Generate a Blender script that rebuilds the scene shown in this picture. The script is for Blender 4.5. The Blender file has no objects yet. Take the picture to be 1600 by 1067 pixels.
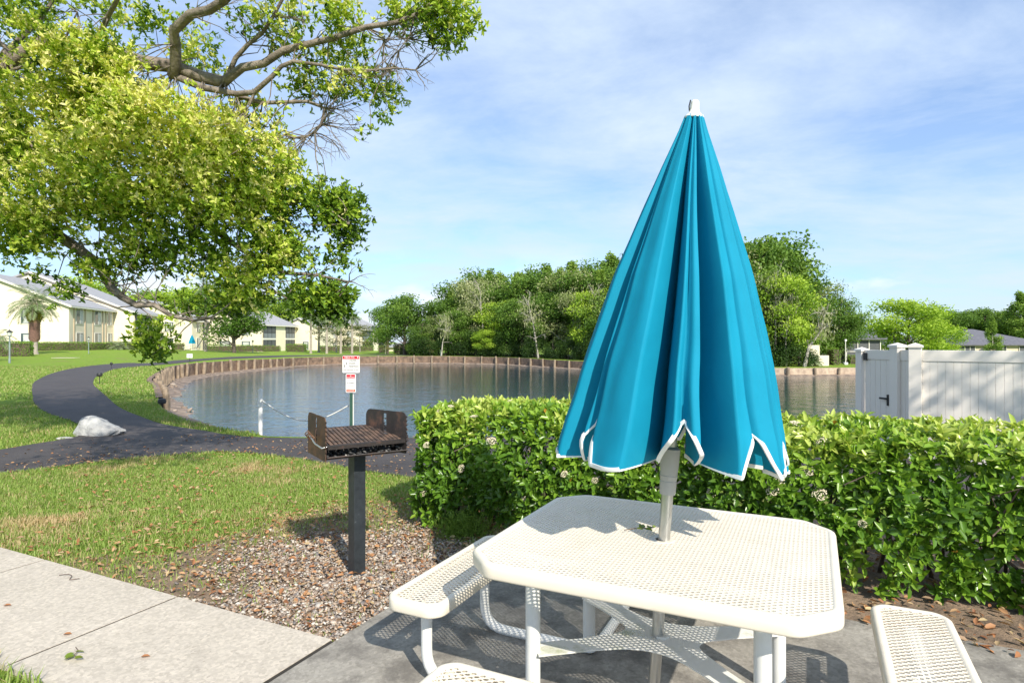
import bpy, math, random
import numpy as np
from mathutils import Vector, Matrix, noise
from mathutils.geometry import delaunay_2d_cdt
RS = np.random.RandomState(7); random.seed(7)
R = math.radians
SC = bpy.context.scene; COL = SC.collection
F, HX, HY, CH = 965.0, 800.0, 530.0, 1.66          # focal (photo pixels), horizon point, eye height
def G(px, py, z=0.0):                               # photo direction -> point on the level z
    d = F*(CH-z)/(py-HY); return ((px-HX)*d/F, d)
def at(px, d): return (px-HX)*d/F
def zat(py, d): return CH-(py-HY)*d/F
UX, UY = .898, -.44                                  # table / pavement axes
def UN(u, n): return (UX*u+.44*n, UY*u+.898*n)
# ------------------------------------------------------------------ materials
MATS = {}
def newmat(name):
    m = bpy.data.materials.new(name); m.use_nodes = True
    nt = m.node_tree; nt.nodes.clear()
    out = nt.nodes.new('ShaderNodeOutputMaterial'); MATS[name] = m
    return m, nt, out
def N(nt, typ, **kw):
    n = nt.nodes.new(typ)
    for k, v in kw.items():
        if k in n.inputs: n.inputs[k].default_value = v
        else: setattr(n, k, v)
    return n
def ramp(nt, src, stops, interp='LINEAR'):
    r = nt.nodes.new('ShaderNodeValToRGB'); r.color_ramp.interpolation = interp
    e = r.color_ramp.elements
    while len(e) < len(stops): e.new(.5)
    for i, (p, c) in enumerate(stops):
        e[i].position = p; e[i].color = (c[0], c[1], c[2], 1) if len(c) == 3 else c
    nt.links.new(src, r.inputs[0]); return r.outputs[0]
def coords(nt, scale=(1, 1, 1), kind='Object'):
    t = N(nt, 'ShaderNodeTexCoord'); mp = N(nt, 'ShaderNodeMapping'); mp.inputs['Scale'].default_value = scale
    nt.links.new(t.outputs[kind], mp.inputs[0]); return mp.outputs[0]
def noise_n(nt, vec, scale, detail=5, rough=.6):
    n = N(nt, 'ShaderNodeTexNoise'); n.inputs['Scale'].default_value = scale
    n.inputs['Detail'].default_value = detail; n.inputs['Roughness'].default_value = rough
    nt.links.new(vec, n.inputs['Vector']); return n.outputs['Fac']
def mixc(nt, fac, a, b, mode='MIX'):
    m = nt.nodes.new('ShaderNodeMix'); m.data_type = 'RGBA'; m.blend_type = mode
    for sock, v in ((m.inputs[0], fac), (m.inputs[6], a), (m.inputs[7], b)):
        if isinstance(v, (int, float)): sock.default_value = v
        elif isinstance(v, tuple): sock.default_value = (v[0], v[1], v[2], 1)
        else: nt.links.new(v, sock)
    return m.outputs[2]
def bump(nt, h, strength=.3, dist=.01):
    b = N(nt, 'ShaderNodeBump'); b.inputs['Strength'].default_value = strength; b.inputs['Distance'].default_value = dist
    nt.links.new(h, b.inputs['Height']); return b.outputs[0]
def bsdf(nt, out, col, rough=.6, metal=0, nrm=None, spec=.5, coat=0):
    p = nt.nodes.new('ShaderNodeBsdfPrincipled')
    for k, v in (('Base Color', col), ('Roughness', rough), ('Metallic', metal), ('Specular IOR Level', spec), ('Coat Weight', coat)):
        if isinstance(v, tuple): p.inputs[k].default_value = (v[0], v[1], v[2], 1)
        elif isinstance(v, (int, float)): p.inputs[k].default_value = v
        else: nt.links.new(v, p.inputs[k])
    if nrm is not None: nt.links.new(nrm, p.inputs['Normal'])
    if out is not None: nt.links.new(p.outputs[0], out.inputs[0])
    return p
def simple(name, c1, c2=None, scale=8, rough=.6, metal=0, bmp=.15, bscale=40, bdist=.004, spec=.5, detail=5, lo=.35, hi=.65):
    m, nt, out = newmat(name); v = coords(nt)
    c2 = c2 or tuple(x*.82 for x in c1)
    col = ramp(nt, noise_n(nt, v, scale, detail), [(lo, c1), (hi, c2)])
    bsdf(nt, out, col, rough, metal, bump(nt, noise_n(nt, v, bscale), bmp, bdist), spec)
    return m
def leafmat(name, stops, trans=.35, rough=.45, spec=.5):
    m, nt, out = newmat(name)
    a = N(nt, 'ShaderNodeAttribute'); a.attribute_name = 'rnd'
    col = ramp(nt, a.outputs['Fac'], stops)
    p = bsdf(nt, None, col, rough, spec=spec)
    t = N(nt, 'ShaderNodeBsdfTranslucent')
    tc = mixc(nt, 1.0, col, (1.15, 1.15, .55), 'MULTIPLY'); nt.links.new(tc, t.inputs[0])
    mx = N(nt, 'ShaderNodeMixShader'); mx.inputs[0].default_value = trans
    nt.links.new(p.outputs[0], mx.inputs[1]); nt.links.new(t.outputs[0], mx.inputs[2]); nt.links.new(mx.outputs[0], out.inputs[0])
    return m
def attrmat(name, stops, rough=.7, interp='LINEAR'):
    m, nt, out = newmat(name)
    a = N(nt, 'ShaderNodeAttribute'); a.attribute_name = 'rnd'
    col = ramp(nt, a.outputs['Fac'], stops, interp)
    v = coords(nt); col = mixc(nt, .35, col, ramp(nt, noise_n(nt, v, 60), [(.3, (.3, .3, .3)), (.7, (1, 1, 1))]), 'MULTIPLY')
    bsdf(nt, out, col, rough); return m
# ------------------------------------------------------------------ object helpers
def tag(o, label=None, cat=None, group=None, kind=None):
    if label: o['label'] = label
    if cat: o['category'] = cat
    if group: o['group'] = group
    if kind: o['kind'] = kind
    return o
def empty(name, loc=(0, 0, 0), rz=0, label=None, cat=None, group=None):
    o = bpy.data.objects.new(name, None); COL.objects.link(o); o.location = loc; o.rotation_euler = (0, 0, rz)
    o.empty_display_size = .1
    return tag(o, label, cat, group)
def link(name, me, mat, parent=None, loc=None):
    o = bpy.data.objects.new(name, me); COL.objects.link(o)
    if mat is not None:
        for mm in (mat if isinstance(mat, (list, tuple)) else [mat]): me.materials.append(mm)
    if parent is not None: o.parent = parent
    if loc is not None: o.location = loc
    return o
class MB:
    def __init__(s): s.v = []; s.f = []
    def add(s, vs, fs):
        k = len(s.v); s.v.extend([tuple(map(float, q)) for q in vs]); s.f.extend([tuple(i+k for i in f) for f in fs]); return s
    def box(s, c, d, rz=0, bev=0):
        x, y, z = d[0]/2, d[1]/2, d[2]/2; ca, sa = math.cos(rz), math.sin(rz)
        def tr(a, b, e): return (c[0]+a*ca-b*sa, c[1]+a*sa+b*ca, c[2]+e)
        if bev <= 0:
            vs = [tr(a, b, e) for e in (-z, z) for a, b in ((-x, -y), (x, -y), (x, y), (-x, y))]
            return s.add(vs, [(3, 2, 1, 0), (4, 5, 6, 7), (0, 1, 5, 4), (1, 2, 6, 5), (2, 3, 7, 6), (3, 0, 4, 7)])
        b_ = min(bev, x*.9, y*.9, z*.9)
        rings = [(-z, b_), (-z+b_, 0), (z-b_, 0), (z, b_)]; vs = []; fs = []
        for (e, i) in rings:
            for a, q in ((-x+i+b_*(i == 0)*.6, -y+i), (x-i-b_*(i == 0)*.6, -y+i), (x-i, -y+i+b_*(i == 0)*.6), (x-i, y-i-b_*(i == 0)*.6),
                         (x-i-b_*(i == 0)*.6, y-i), (-x+i+b_*(i == 0)*.6, y-i), (-x+i, y-i-b_*(i == 0)*.6), (-x+i, -y+i+b_*(i == 0)*.6)):
                vs.append(tr(a, q, e))
        for r in range(3):
            for j in range(8): fs.append((r*8+j, r*8+(j+1) % 8, r*8+8+(j+1) % 8, r*8+8+j))
        fs.append(tuple(range(7, -1, -1))); fs.append(tuple(range(24, 32)))
        return s.add(vs, fs)
    def prism(s, poly, z0, z1):
        n = len(poly); a = sum(poly[i][0]*poly[(i+1) % n][1]-poly[(i+1) % n][0]*poly[i][1] for i in range(n))
        if a < 0: poly = poly[::-1]
        vs = [(p[0], p[1], z0) for p in poly]+[(p[0], p[1], z1) for p in poly]
        fs = [tuple(range(n-1, -1, -1)), tuple(range(n, 2*n))]+[(i, (i+1) % n, n+(i+1) % n, n+i) for i in range(n)]
        return s.add(vs, fs)
    def tube(s, pts, rad, seg=8, caps=True):
        pts = [Vector(p) for p in pts]; n = len(pts)
        if isinstance(rad, (int, float)): rad = [rad]*n
        up = None; vs = []; fs = []
        for i in range(n):
            t = (pts[min(i+1, n-1)]-pts[max(i-1, 0)])
            if t.length < 1e-9: t = Vector((0, 0, 1))
            t.normalize()
            if up is None:
                up = Vector((0, 0, 1)) if abs(t.z) < .9 else Vector((1, 0, 0))
            side = t.cross(up)
            if side.length < 1e-6: side = t.cross(Vector((1, .3, 0)))
            side.normalize(); up2 = side.cross(t).normalized(); up = up2
            for k in range(seg):
                a = 2*math.pi*k/seg; vs.append(pts[i]+(side*math.cos(a)+up2*math.sin(a))*rad[i])
        for i in range(n-1):
            for k in range(seg):
                k2 = (k+1) % seg; fs.append((i*seg+k, i*seg+k2, (i+1)*seg+k2, (i+1)*seg+k))
        if caps: fs += [tuple(range(seg-1, -1, -1)), tuple((n-1)*seg+k for k in range(seg))]
        return s.add(vs, fs)
    def lathe(s, prof, c=(0, 0, 0), seg=20):
        vs = []; fs = []; n = len(prof)
        for (r, z) in prof:
            for k in range(seg):
                a = 2*math.pi*k/seg; vs.append((c[0]+r*math.cos(a), c[1]+r*math.sin(a), c[2]+z))
        for i in range(n-1):
            for k in range(seg):
                k2 = (k+1) % seg; fs.append((i*seg+k, i*seg+k2, (i+1)*seg+k2, (i+1)*seg+k))
        fs += [tuple(range(seg-1, -1, -1)), tuple((n-1)*seg+k for k in range(seg))]
        return s.add(vs, fs)
    def quad(s, a, b, c, d): return s.add([a, b, c, d], [(0, 1, 2, 3)])
    def build(s, name, mat, parent=None, smooth=None, loc=None):
        me = bpy.data.meshes.new(name); me.from_pydata(s.v, [], s.f); me.update()
        if smooth is not None:
            me.polygons.foreach_set('use_smooth', [True]*len(me.polygons)); me.set_sharp_from_angle(angle=R(smooth))
        return link(name, me, mat, parent, loc)
def npmesh(name, verts, faces, k, mat, rnd=None, parent=None, smooth=False, loc=None):
    me = bpy.data.meshes.new(name); nv, nf = len(verts), len(faces)
    me.vertices.add(nv); me.vertices.foreach_set('co', np.ascontiguousarray(verts, dtype=np.float32).ravel())
    me.loops.add(nf*k); me.loops.foreach_set('vertex_index', np.ascontiguousarray(faces, dtype=np.int32).ravel())
    me.polygons.add(nf); me.polygons.foreach_set('loop_start', np.arange(0, nf*k, k, dtype=np.int32))
    if smooth: me.polygons.foreach_set('use_smooth', np.ones(nf, dtype=bool))
    me.update(calc_edges=True)
    if rnd is not None:
        at_ = me.attributes.new('rnd', 'FLOAT', 'POINT'); at_.data.foreach_set('value', np.ascontiguousarray(rnd, dtype=np.float32))
    return link(name, me, mat, parent, loc)
def unit(a): return a/np.maximum(np.linalg.norm(a, axis=-1, keepdims=True), 1e-9)
def rndir(n): return unit(RS.normal(size=(n, 3)))
def leafarr(pos, ax, nr, L, W, rnd, far=False):
    """arrays of folded leaf blades; returns verts, quads, rnd"""
    n = len(pos); ax = unit(ax); sd = unit(np.cross(ax, nr)); nr = unit(np.cross(sd, ax))
    L = np.broadcast_to(L, (n,))[:, None]; W = np.broadcast_to(W, (n,))[:, None]
    if far:
        v = np.stack([pos, pos+ax*L*.5+sd*W*.5+nr*W*.12, pos+ax*L, pos+ax*L*.5-sd*W*.5+nr*W*.12], 1)
        f = np.arange(n)[:, None]*4+np.array([0, 1, 2, 3])
        return v.reshape(-1, 3), f, np.repeat(rnd, 4)
    v = np.stack([pos, pos+ax*L*.3+sd*W*.46+nr*W*.14, pos+ax*L*.68+sd*W*.38+nr*W*.08, pos+ax*L-nr*L*.14,
                  pos+ax*L*.68-sd*W*.38+nr*W*.08, pos+ax*L*.3-sd*W*.46+nr*W*.14], 1)
    b = np.arange(n)[:, None, None]*6; f = (b+np.array([[0, 1, 2, 3], [0, 3, 4, 5]])).reshape(-1, 4)
    return v.reshape(-1, 3), f, np.repeat(rnd, 6)
def shoots(P, A, n, spread, L, W, rnd, jit=.12, rj=.1):
    """n leaves round each shoot axis A at P"""
    m = len(P); A = unit(A); ref = np.tile(np.array([[.31, .52, .79]]), (m, 1)); ref[np.abs((A*ref).sum(1)) > .9] = (1, 0, 0)
    s1 = unit(np.cross(A, ref)); s2 = np.cross(A, s1); out = []
    for k in range(n):
        a = 2*math.pi*(k/n*1.0+.38*(k % 2))+RS.uniform(-.5, .5, m); rad = s1*np.cos(a)[:, None]+s2*np.sin(a)[:, None]
        tilt = (spread*(1-.35*(k % 2)))+RS.normal(0, jit, m)
        ax = unit(A*np.cos(tilt)[:, None]+rad*np.sin(tilt)[:, None])
        pos = P+A*(L*RS.uniform(-.25, .45, m))[:, None]
        nr = unit(A*np.sin(tilt)[:, None]-rad*np.cos(tilt)[:, None]+RS.normal(0, .15, (m, 3)))
        sc = RS.uniform(.65, 1.1, m)
        out.append((pos, ax, nr, L*sc, W*sc, np.clip(rnd+RS.normal(0, rj, m), 0, 1)))
    return [np.concatenate([o[i] for o in out]) for i in range(6)]
def nz(p, s=1.0, off=0.0): return noise.noise(Vector((p[0]*s+off, p[1]*s+off*.7, (p[2] if len(p) > 2 else 0)*s-off)))
def children(o): return [c for c in bpy.data.objects if c.parent == o]
KIDS = {}
def copy_tree(o, loc, rz=0, sc=(1, 1, 1), label=None, group=None):
    if o.name not in KIDS: KIDS[o.name] = [(c, children(c)) for c in children(o)]
    r = o.copy(); COL.objects.link(r); r.location = loc; r.rotation_euler = (0, 0, rz); r.scale = sc
    if label: r['label'] = label
    if group: r['group'] = group
    for c, gs in KIDS[o.name]:
        d = c.copy(); COL.objects.link(d); d.parent = r
        for g in gs: e = g.copy(); COL.objects.link(e); e.parent = d
    return r
# ------------------------------------------------------------------ camera, light, sky
cam = bpy.data.cameras.new('camera'); co = bpy.data.objects.new('camera', cam); COL.objects.link(co)
co.location = (0, 0, CH); co.rotation_euler = (R(90), 0, 0); cam.sensor_width = 36; cam.lens = F/1600*36
cam.shift_y = -3.5/1600; cam.clip_start = .05; cam.clip_end = 2000; SC.camera = co
SUN_D = Vector((-.58, 1.2, -1.0)).normalized()          # where light travels
elev = math.asin(-SUN_D.z)
sl = bpy.data.lights.new('sun', 'SUN'); sl.energy = 4.6; sl.angle = R(.55); sl.color = (1, .93, .81)
so = bpy.data.objects.new('sun', sl); COL.objects.link(so); so.rotation_euler = SUN_D.to_track_quat('-Z', 'Y').to_euler()
w = bpy.data.worlds.new('World'); SC.world = w; w.use_nodes = True; nt = w.node_tree; nt.nodes.clear()
wo = N(nt, 'ShaderNodeOutputWorld'); bg = N(nt, 'ShaderNodeBackground'); bg.inputs[1].default_value = .15
sky = N(nt, 'ShaderNodeTexSky'); sky.sky_type = 'NISHITA'; sky.sun_disc = False; sky.sun_elevation = elev
sky.sun_rotation = math.atan2(-SUN_D.x, -SUN_D.y); sky.air_density = 1.0; sky.dust_density = .6; sky.ozone_density = 2.2
v = coords(nt, (1, 1, 1), 'Generated')
sep = N(nt, 'ShaderNodeSeparateXYZ'); nt.links.new(v, sep.inputs[0])
mxz = N(nt, 'ShaderNodeMath', operation='MAXIMUM'); nt.links.new(sep.outputs[2], mxz.inputs[0]); mxz.inputs[1].default_value = .0
ad = N(nt, 'ShaderNodeMath', operation='ADD'); nt.links.new(mxz.outputs[0], ad.inputs[0]); ad.inputs[1].default_value = .16
cmb = N(nt, 'ShaderNodeCombineXYZ')
for i in (0, 1):
    dv = N(nt, 'ShaderNodeMath', operation='DIVIDE'); nt.links.new(sep.outputs[i], dv.inputs[0]); nt.links.new(ad.outputs[0], dv.inputs[1]); nt.links.new(dv.outputs[0], cmb.inputs[i])
mp = N(nt, 'ShaderNodeMapping'); mp.inputs['Scale'].default_value = (1.15, 1.5, 1); mp.inputs['Rotation'].default_value = (0, 0, .5); mp.inputs['Location'].default_value = (2.3, .4, 0)
nt.links.new(cmb.outputs[0], mp.inputs[0])
big = N(nt, 'ShaderNodeTexNoise'); big.inputs['Scale'].default_value = 1.0; big.inputs['Detail'].default_value = 10; big.inputs['Roughness'].default_value = .62; big.inputs['Distortion'].default_value = .25
nt.links.new(mp.outputs[0], big.inputs[0])
veil = ramp(nt, big.outputs[0], [(.34, (.30, .30, .30)), (.66, (.95, .95, .95))])
# low cumulus bank by the horizon
mp2 = N(nt, 'ShaderNodeMapping'); mp2.inputs['Scale'].default_value = (5, 5, 14); mp2.inputs['Location'].default_value = (.6, 1.3, .2); nt.links.new(v, mp2.inputs[0])
cn = N(nt, 'ShaderNodeTexNoise'); cn.inputs['Scale'].default_value = 1.0; cn.inputs['Detail'].default_value = 7; nt.links.new(mp2.outputs[0], cn.inputs[0])
cf = ramp(nt, cn.outputs[0], [(.5, (0, 0, 0)), (.6, (1, 1, 1))])
band = ramp(nt, sep.outputs[2], [(.0, (.3, .3, .3)), (.05, (1, 1, 1)), (.10, (.5, .5, .5)), (.15, (0, 0, 0))])
cu = mixc(nt, 1.0, cf, band, 'MULTIPLY')
base = mixc(nt, 1.0, sky.outputs[0], (.62, .80, 1.00), 'MULTIPLY')
c1 = mixc(nt, veil, base, (3.55, 4.25, 5.25))
c2 = mixc(nt, cu, c1, (5.0, 5.3, 5.7))
nt.links.new(c2, bg.inputs[0]); nt.links.new(bg.outputs[0], wo.inputs[0])
SC.view_settings.view_transform = 'Standard'; SC.view_settings.look = 'None'; SC.view_settings.exposure = .50; SC.view_settings.gamma = 1
SC.view_settings.use_curve_mapping = False
SC.cycles.max_bounces = 8; SC.cycles.transparent_max_bounces = 8; SC.cycles.caustics_reflective = False; SC.cycles.caustics_refractive = False
# ------------------------------------------------------------------ terrain
SHORE = [(14, 11.0, 0), (4, 10.7, 0), (-3.2, 10.55, 0), (-4.5, 11.0, 0), (-6, 12.1, 0), (-7.3, 13.5, 0), (-8.7, 15.4, 0), (-10.6, 18.6, 1), (-12.9, 22.4, 1), (-14.7, 25.1, 1),
         (-17.4, 30.5, 1), (-20.5, 37.3, 1), (-21.6, 42, 1), (-21.5, 47.5, 1), (-20.9, 53, 1), (-20.1, 59, 2), (-17.2, 62.6, 2), (-11, 65.4, 2), (-4.9, 64.7, 2),
         (-1, 62.5, 2), (2.6, 57.5, 2), (6, 52.7, 2), (12, 47, 2), (18.7, 43.5, 2), (24.9, 44.0, 2), (31, 44, 2), (40, 40, 2), (44, 30, 2), (40, 18, 2), (26, 11, 0)]
SZ = {0: 0, 1: 0}
CT = [(0, 0, 0), (-10, 10, 0), (10, 8, 0), (20, 5, 0), (-20, 25, 0), (-12, 30, 0), (-28, 36, 0), (-30, 60, .1), (-55, 76, .33), (-75, 75, .35), (-62, 60, .2), (-45, 112, -.6),
      (-62, 92, .2), (-26, 90, -.43), (-25, 150, -1.3), (-10, 66.5, -.15), (0, 64, -.2), (8, 53, -.25), (20, 44.5, -.4), (30, 45, -.4), (60, 75, -1.5), (80, 70, -1.5), (40, 62, -1.1),
      (20, 100, -1), (0, -20, 0), (-60, 30, .1), (60, 10, -.3), (0, 5, 0), (-5, 5, 0), (5, 5, 0), (0, 9, 0), (5, 11, 0), (-4, 11, 0), (-14.7, 25, 0), (-21, 45, -.02), (-20, 59, -.13),
      (0, 200, -1.5), (-150, 150, 0), (150, 150, -2), (0, -200, 0), (46, 30, -.3), (42, 17, -.2), (27, 10, -.1)]
CTA = np.array(CT, float)
def basez(x, y):
    x = np.atleast_1d(np.asarray(x, float)); y = np.atleast_1d(np.asarray(y, float))
    d2 = (x[:, None]-CTA[:, 0])**2+(y[:, None]-CTA[:, 1])**2+.5; w_ = d2**-1.6
    return (w_*CTA[:, 2]).sum(1)/w_.sum(1)
def catmull(P, step, closed=True):
    P = [np.array(p, float) for p in P]; out = []; n = len(P)
    for i in range(n if closed else n-1):
        p0, p1, p2, p3 = (P[(i-1) % n] if closed or i else P[i]), P[i], P[(i+1) % n], (P[(i+2) % n] if closed or i+2 < n else P[(i+1) % n])
        L = np.linalg.norm(p2[:2]-p1[:2]); k = max(1, int(L/step))
        for j in range(k):
            t = j/k; out.append(.5*((2*p1)+(-p0+p2)*t+(2*p0-5*p1+4*p2-p3)*t*t+(-p0+3*p1-3*p2+p3)*t**3))
    if not closed: out.append(P[-1])
    return out
SP = np.array(catmull(SHORE, .6)); NS = len(SP)
SXY = SP[:, :2]; SK = np.clip(np.round(SP[:, 2]), 0, 2)
if sum(SXY[i, 0]*SXY[(i+1) % NS, 1]-SXY[(i+1) % NS, 0]*SXY[i, 1] for i in range(NS)) < 0: SXY = SXY[::-1].copy(); SK = SK[::-1].copy()
tg = np.roll(SXY, -1, 0)-np.roll(SXY, 1, 0); tg /= np.linalg.norm(tg, axis=1)[:, None]
SNO = np.stack([tg[:, 1], -tg[:, 0]], 1)                # outward normals (ccw)
def sdist(x, y):
    x = np.atleast_1d(x); y = np.atleast_1d(y); out = np.zeros(len(x)); kk = np.zeros(len(x))
    A = SXY; B = np.roll(SXY, -1, 0); AB = B-A; L2 = (AB**2).sum(1)
    for s in range(0, len(x), 2000):
        P = np.stack([x[s:s+2000], y[s:s+2000]], 1)[:, None, :]
        t = np.clip(((P-A)*AB).sum(2)/L2, 0, 1); d = np.sqrt(((P-(A+AB*t[..., None]))**2).sum(2)); i = d.argmin(1)
        yy = P[:, :, 1]; cr = ((A[:, 1] > yy) != (B[:, 1] > yy)) & (P[:, :, 0] < (B[:, 0]-A[:, 0])*(yy-A[:, 1])/(B[:, 1]-A[:, 1]+1e-12)+A[:, 0])
        ins = cr.sum(1) % 2 == 1; out[s:s+2000] = np.where(ins, -1, 1)*d[np.arange(len(i)), i]; kk[s:s+2000] = SK[i]
    return out, kk
WZ = -.9
def ground(x, y, s=None, k=None):
    x = np.atleast_1d(np.asarray(x, float)); y = np.atleast_1d(np.asarray(y, float))
    if s is None: s, k = sdist(x, y)
    bz = basez(x, y); foot = np.where(k == 0, -.22, np.where(k == 1, -.74, -.80)); bw = np.where(k == 0, 1.5, np.where(k == 1, 1.05, .35))
    q = np.clip(-s/bw, 0, 1); zi = foot*(1-q)+(WZ)*q+np.maximum(-s-bw, 0)*-.45; zi = np.maximum(zi, -2)
    wob = np.array([nz((a, b), .8)*.10 if si < -.1 else 0 for a, b, si in zip(x, y, s)]) if len(x) < 60000 else 0
    return np.where(s < -.01, zi+wob*np.clip(-s*2, 0, 1), bz)
def gz(x, y): return float(ground([x], [y])[0])
pts = []
for k in range(NS):
    for off in (-.03, .10): pts.append(tuple(SXY[k]+SNO[k]*off))
nsh = len(pts)
cand = []
r = 1.0
while r < 420:
    da = R(1.3) if r < 120 else R(2.0)
    a = R(-66)
    while a < R(66): cand.append((r*math.sin(a)+RS.uniform(-.1, .1)*r*da, r*math.cos(a)+RS.uniform(-.1, .1)*r*da)); a += da
    for a in np.arange(R(70), R(290), R(8)): cand.append((r*math.sin(a), r*math.cos(a)))
    r *= 1.035
for k in range(NS):
    for off in (-.5, -1.1, -1.8, -2.6, -3.6, .7): cand.append(tuple(SXY[k]+SNO[k]*off))
ca = np.array(cand); s_, _ = sdist(ca[:, 0], ca[:, 1]); ca = ca[np.abs(s_) > .3]
pts += [tuple(p) for p in ca]
edges = [(2*k+o, 2*((k+1) % NS)+o) for k in range(NS) for o in (0, 1)]
cv, ce, cf_, *_r = delaunay_2d_cdt([Vector(p) for p in pts], edges, [], 0, 1e-5)
cx = np.array([p[0] for p in cv]); cy = np.array([p[1] for p in cv]); ss, kk = sdist(cx, cy); cz = ground(cx, cy, ss, kk)
lawn, bed = MB(), MB()
for mbx, test in ((lawn, lambda f: min(ss[i] for i in f) > 0), (bed, lambda f: min(ss[i] for i in f) <= 0)):
    idx = {}; vs = []; fs = []
    for f in cf_:
        if test(f):
            g = []
            for i in f:
                if i not in idx: idx[i] = len(vs); vs.append((cx[i], cy[i], cz[i]))
                g.append(idx[i])
            fs.append(tuple(g))
    mbx.add(vs, fs)
m, nt, out = newmat('lawn_grass'); v = coords(nt)
n1 = noise_n(nt, v, .5, 6, .65); n2 = noise_n(nt, v, 9, 6, .7); n3 = noise_n(nt, v, 70, 3, .7)
ga = ramp(nt, n2, [(.3, (.12, .20, .022)), (.5, (.21, .33, .035)), (.72, (.34, .42, .08))])
dry = ramp(nt, n3, [(.35, (.16, .11, .055)), (.65, (.36, .27, .14))])
dm = ramp(nt, n1, [(.52, (0, 0, 0)), (.72, (.75, .75, .75))])
col = mixc(nt, dm, ga, dry)
bsdf(nt, out, col, .9, nrm=bump(nt, n3, .9, .05), spec=.15)
tag(lawn.build('lawn', m, smooth=60), kind='structure')
m = simple('lake_mud', (.34, .26, .20), (.13, .10, .08), 2.5, .85, bmp=.8, bscale=14, bdist=.06)
tag(bed.build('lake_bed', m), kind='structure')
# water
m, nt, out = newmat('water'); v = coords(nt, (1, 1, 1))
wa = noise_n(nt, v, 1.1, 2, .5); wb = noise_n(nt, coords(nt, (1, 1.9, 1)), 3.2, 3, .6); wc = noise_n(nt, coords(nt, (1, 1.3, 1)), 9, 2, .5)
s1 = N(nt, 'ShaderNodeMath', operation='MULTIPLY_ADD'); nt.links.new(wb, s1.inputs[0]); s1.inputs[1].default_value = .55; nt.links.new(wa, s1.inputs[2])
s2 = N(nt, 'ShaderNodeMath', operation='MULTIPLY_ADD'); nt.links.new(wc, s2.inputs[0]); s2.inputs[1].default_value = .16; nt.links.new(s1.outputs[0], s2.inputs[2])
bsdf(nt, out, (.007, .042, .058), .03, nrm=bump(nt, s2.outputs[0], 1.0, .030), spec=.8)
wm = MB(); wm.add([(*(SXY[i]+SNO[i]*.05), WZ) for i in range(NS)], [tuple(range(NS))])
tag(wm.build('lake_water', m), kind='structure')
# ------------------------------------------------------------------ seawall
woodp = simple('seawall_sunlit_board', (.58, .46, .33), (.36, .26, .19), 3, .85, bmp=.6, bscale=20, bdist=.02)  # paler copy of the boards, sunlight painted into the colour
wood = simple('seawall_board', (.27, .18, .12), (.11, .075, .055), 3, .85, bmp=.6, bscale=20, bdist=.02)
pw = simple('seawall_post', (.36, .275, .19), (.20, .15, .105), 5, .85, bmp=.5, bscale=25, bdist=.01)
sw = empty('seawall', (0, 0, 0), label='weathered timber retaining wall round the lake with pale posts', cat='retaining wall')
mb = MB(); mbp = MB(); post_at = []; acc = 0
zt = ground(SXY[:, 0]+SNO[:, 0]*.12, SXY[:, 1]+SNO[:, 1]*.12)
for i in range(NS):
    j = (i+1) % NS
    if SK[i] < 1 or SK[j] < 1: continue
    a0 = SXY[i]-SNO[i]*.05; a1 = SXY[i]+SNO[i]*.13; b0 = SXY[j]-SNO[j]*.05; b1 = SXY[j]+SNO[j]*.13
    za, zb = zt[i]+.035, zt[j]+.035
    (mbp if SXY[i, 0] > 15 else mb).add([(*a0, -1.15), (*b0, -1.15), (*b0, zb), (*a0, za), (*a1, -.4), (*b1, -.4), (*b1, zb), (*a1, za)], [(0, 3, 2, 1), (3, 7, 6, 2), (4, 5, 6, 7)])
    acc += np.linalg.norm(SXY[j]-SXY[i]); lim = 1.15 if SK[i] == 1 else 1.75
    if SXY[i, 0] > 34: lim = 5
    if acc > lim: acc = 0; post_at.append(i)
mb.build('board_face', wood, sw)
mbp.build('board_face', woodp, sw)['label'] = 'paler stretch of the timber wall with sunlight painted into the boards'
pm = MB().tube([(0, 0, -.75), (.01, 0, -.2), (0, .01, .10)], [.10, .105, .09], 8).build('post', pw, None, 40)
first = True
for i in post_at[:99]:
    p = SXY[i]-SNO[i]*(.15+RS.uniform(0, .05)); o = pm if first else pm.copy()
    if not first: COL.objects.link(o)
    first = False; o.parent = sw; o.location = (p[0], p[1], zt[i]-.02+RS.uniform(-.07, .05)); s = RS.uniform(.8, 1.25); o.scale = (s, s, 1)
    o.rotation_euler = (RS.uniform(-.06, .06), RS.uniform(-.06, .06), RS.uniform(0, 6))
# ------------------------------------------------------------------ path (asphalt)
def asphalt():
    m, nt, out = newmat('asphalt'); v = coords(nt)
    c = ramp(nt, noise_n(nt, v, .9, 8, .7), [(.3, (.036, .031, .031)), (.7, (.078, .067, .064))])
    sp = ramp(nt, noise_n(nt, v, 130, 2, .8), [(.58, (0, 0, 0)), (.7, (.5, .5, .5))])
    c = mixc(nt, sp, c, (.20, .17, .16)); bsdf(nt, out, c, .8, nrm=bump(nt, noise_n(nt, v, 90, 3), .6, .01)); return m
AS = asphalt()
outer = [(200, 567), (159, 570), (116, 575.6), (84, 583), (62, 592.4), (50.6, 601), (50.5, 618), (52.5, 628), (63, 640), (87, 651), (108, 657), (128, 668), (122, 683), (87, 690), (40, 697.5), (0, 704.5)]
inner = [(214, 573), (180, 577), (168, 581), (156, 586.5), (148, 592), (146, 601), (153.7, 609), (165, 619), (186, 637), (216, 650.5), (255, 664), (320, 674.4), (380, 683.5), (420, 688)]
near = [(0, 741), (72, 732.6), (163, 721.7), (254, 712.7), (337, 706), (399, 709), (480, 720), (560, 735), (640, 747)]
O = [G(*p) for p in outer]; I = [G(*p) for p in inner]; NE = [G(*p) for p in near]
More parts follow.
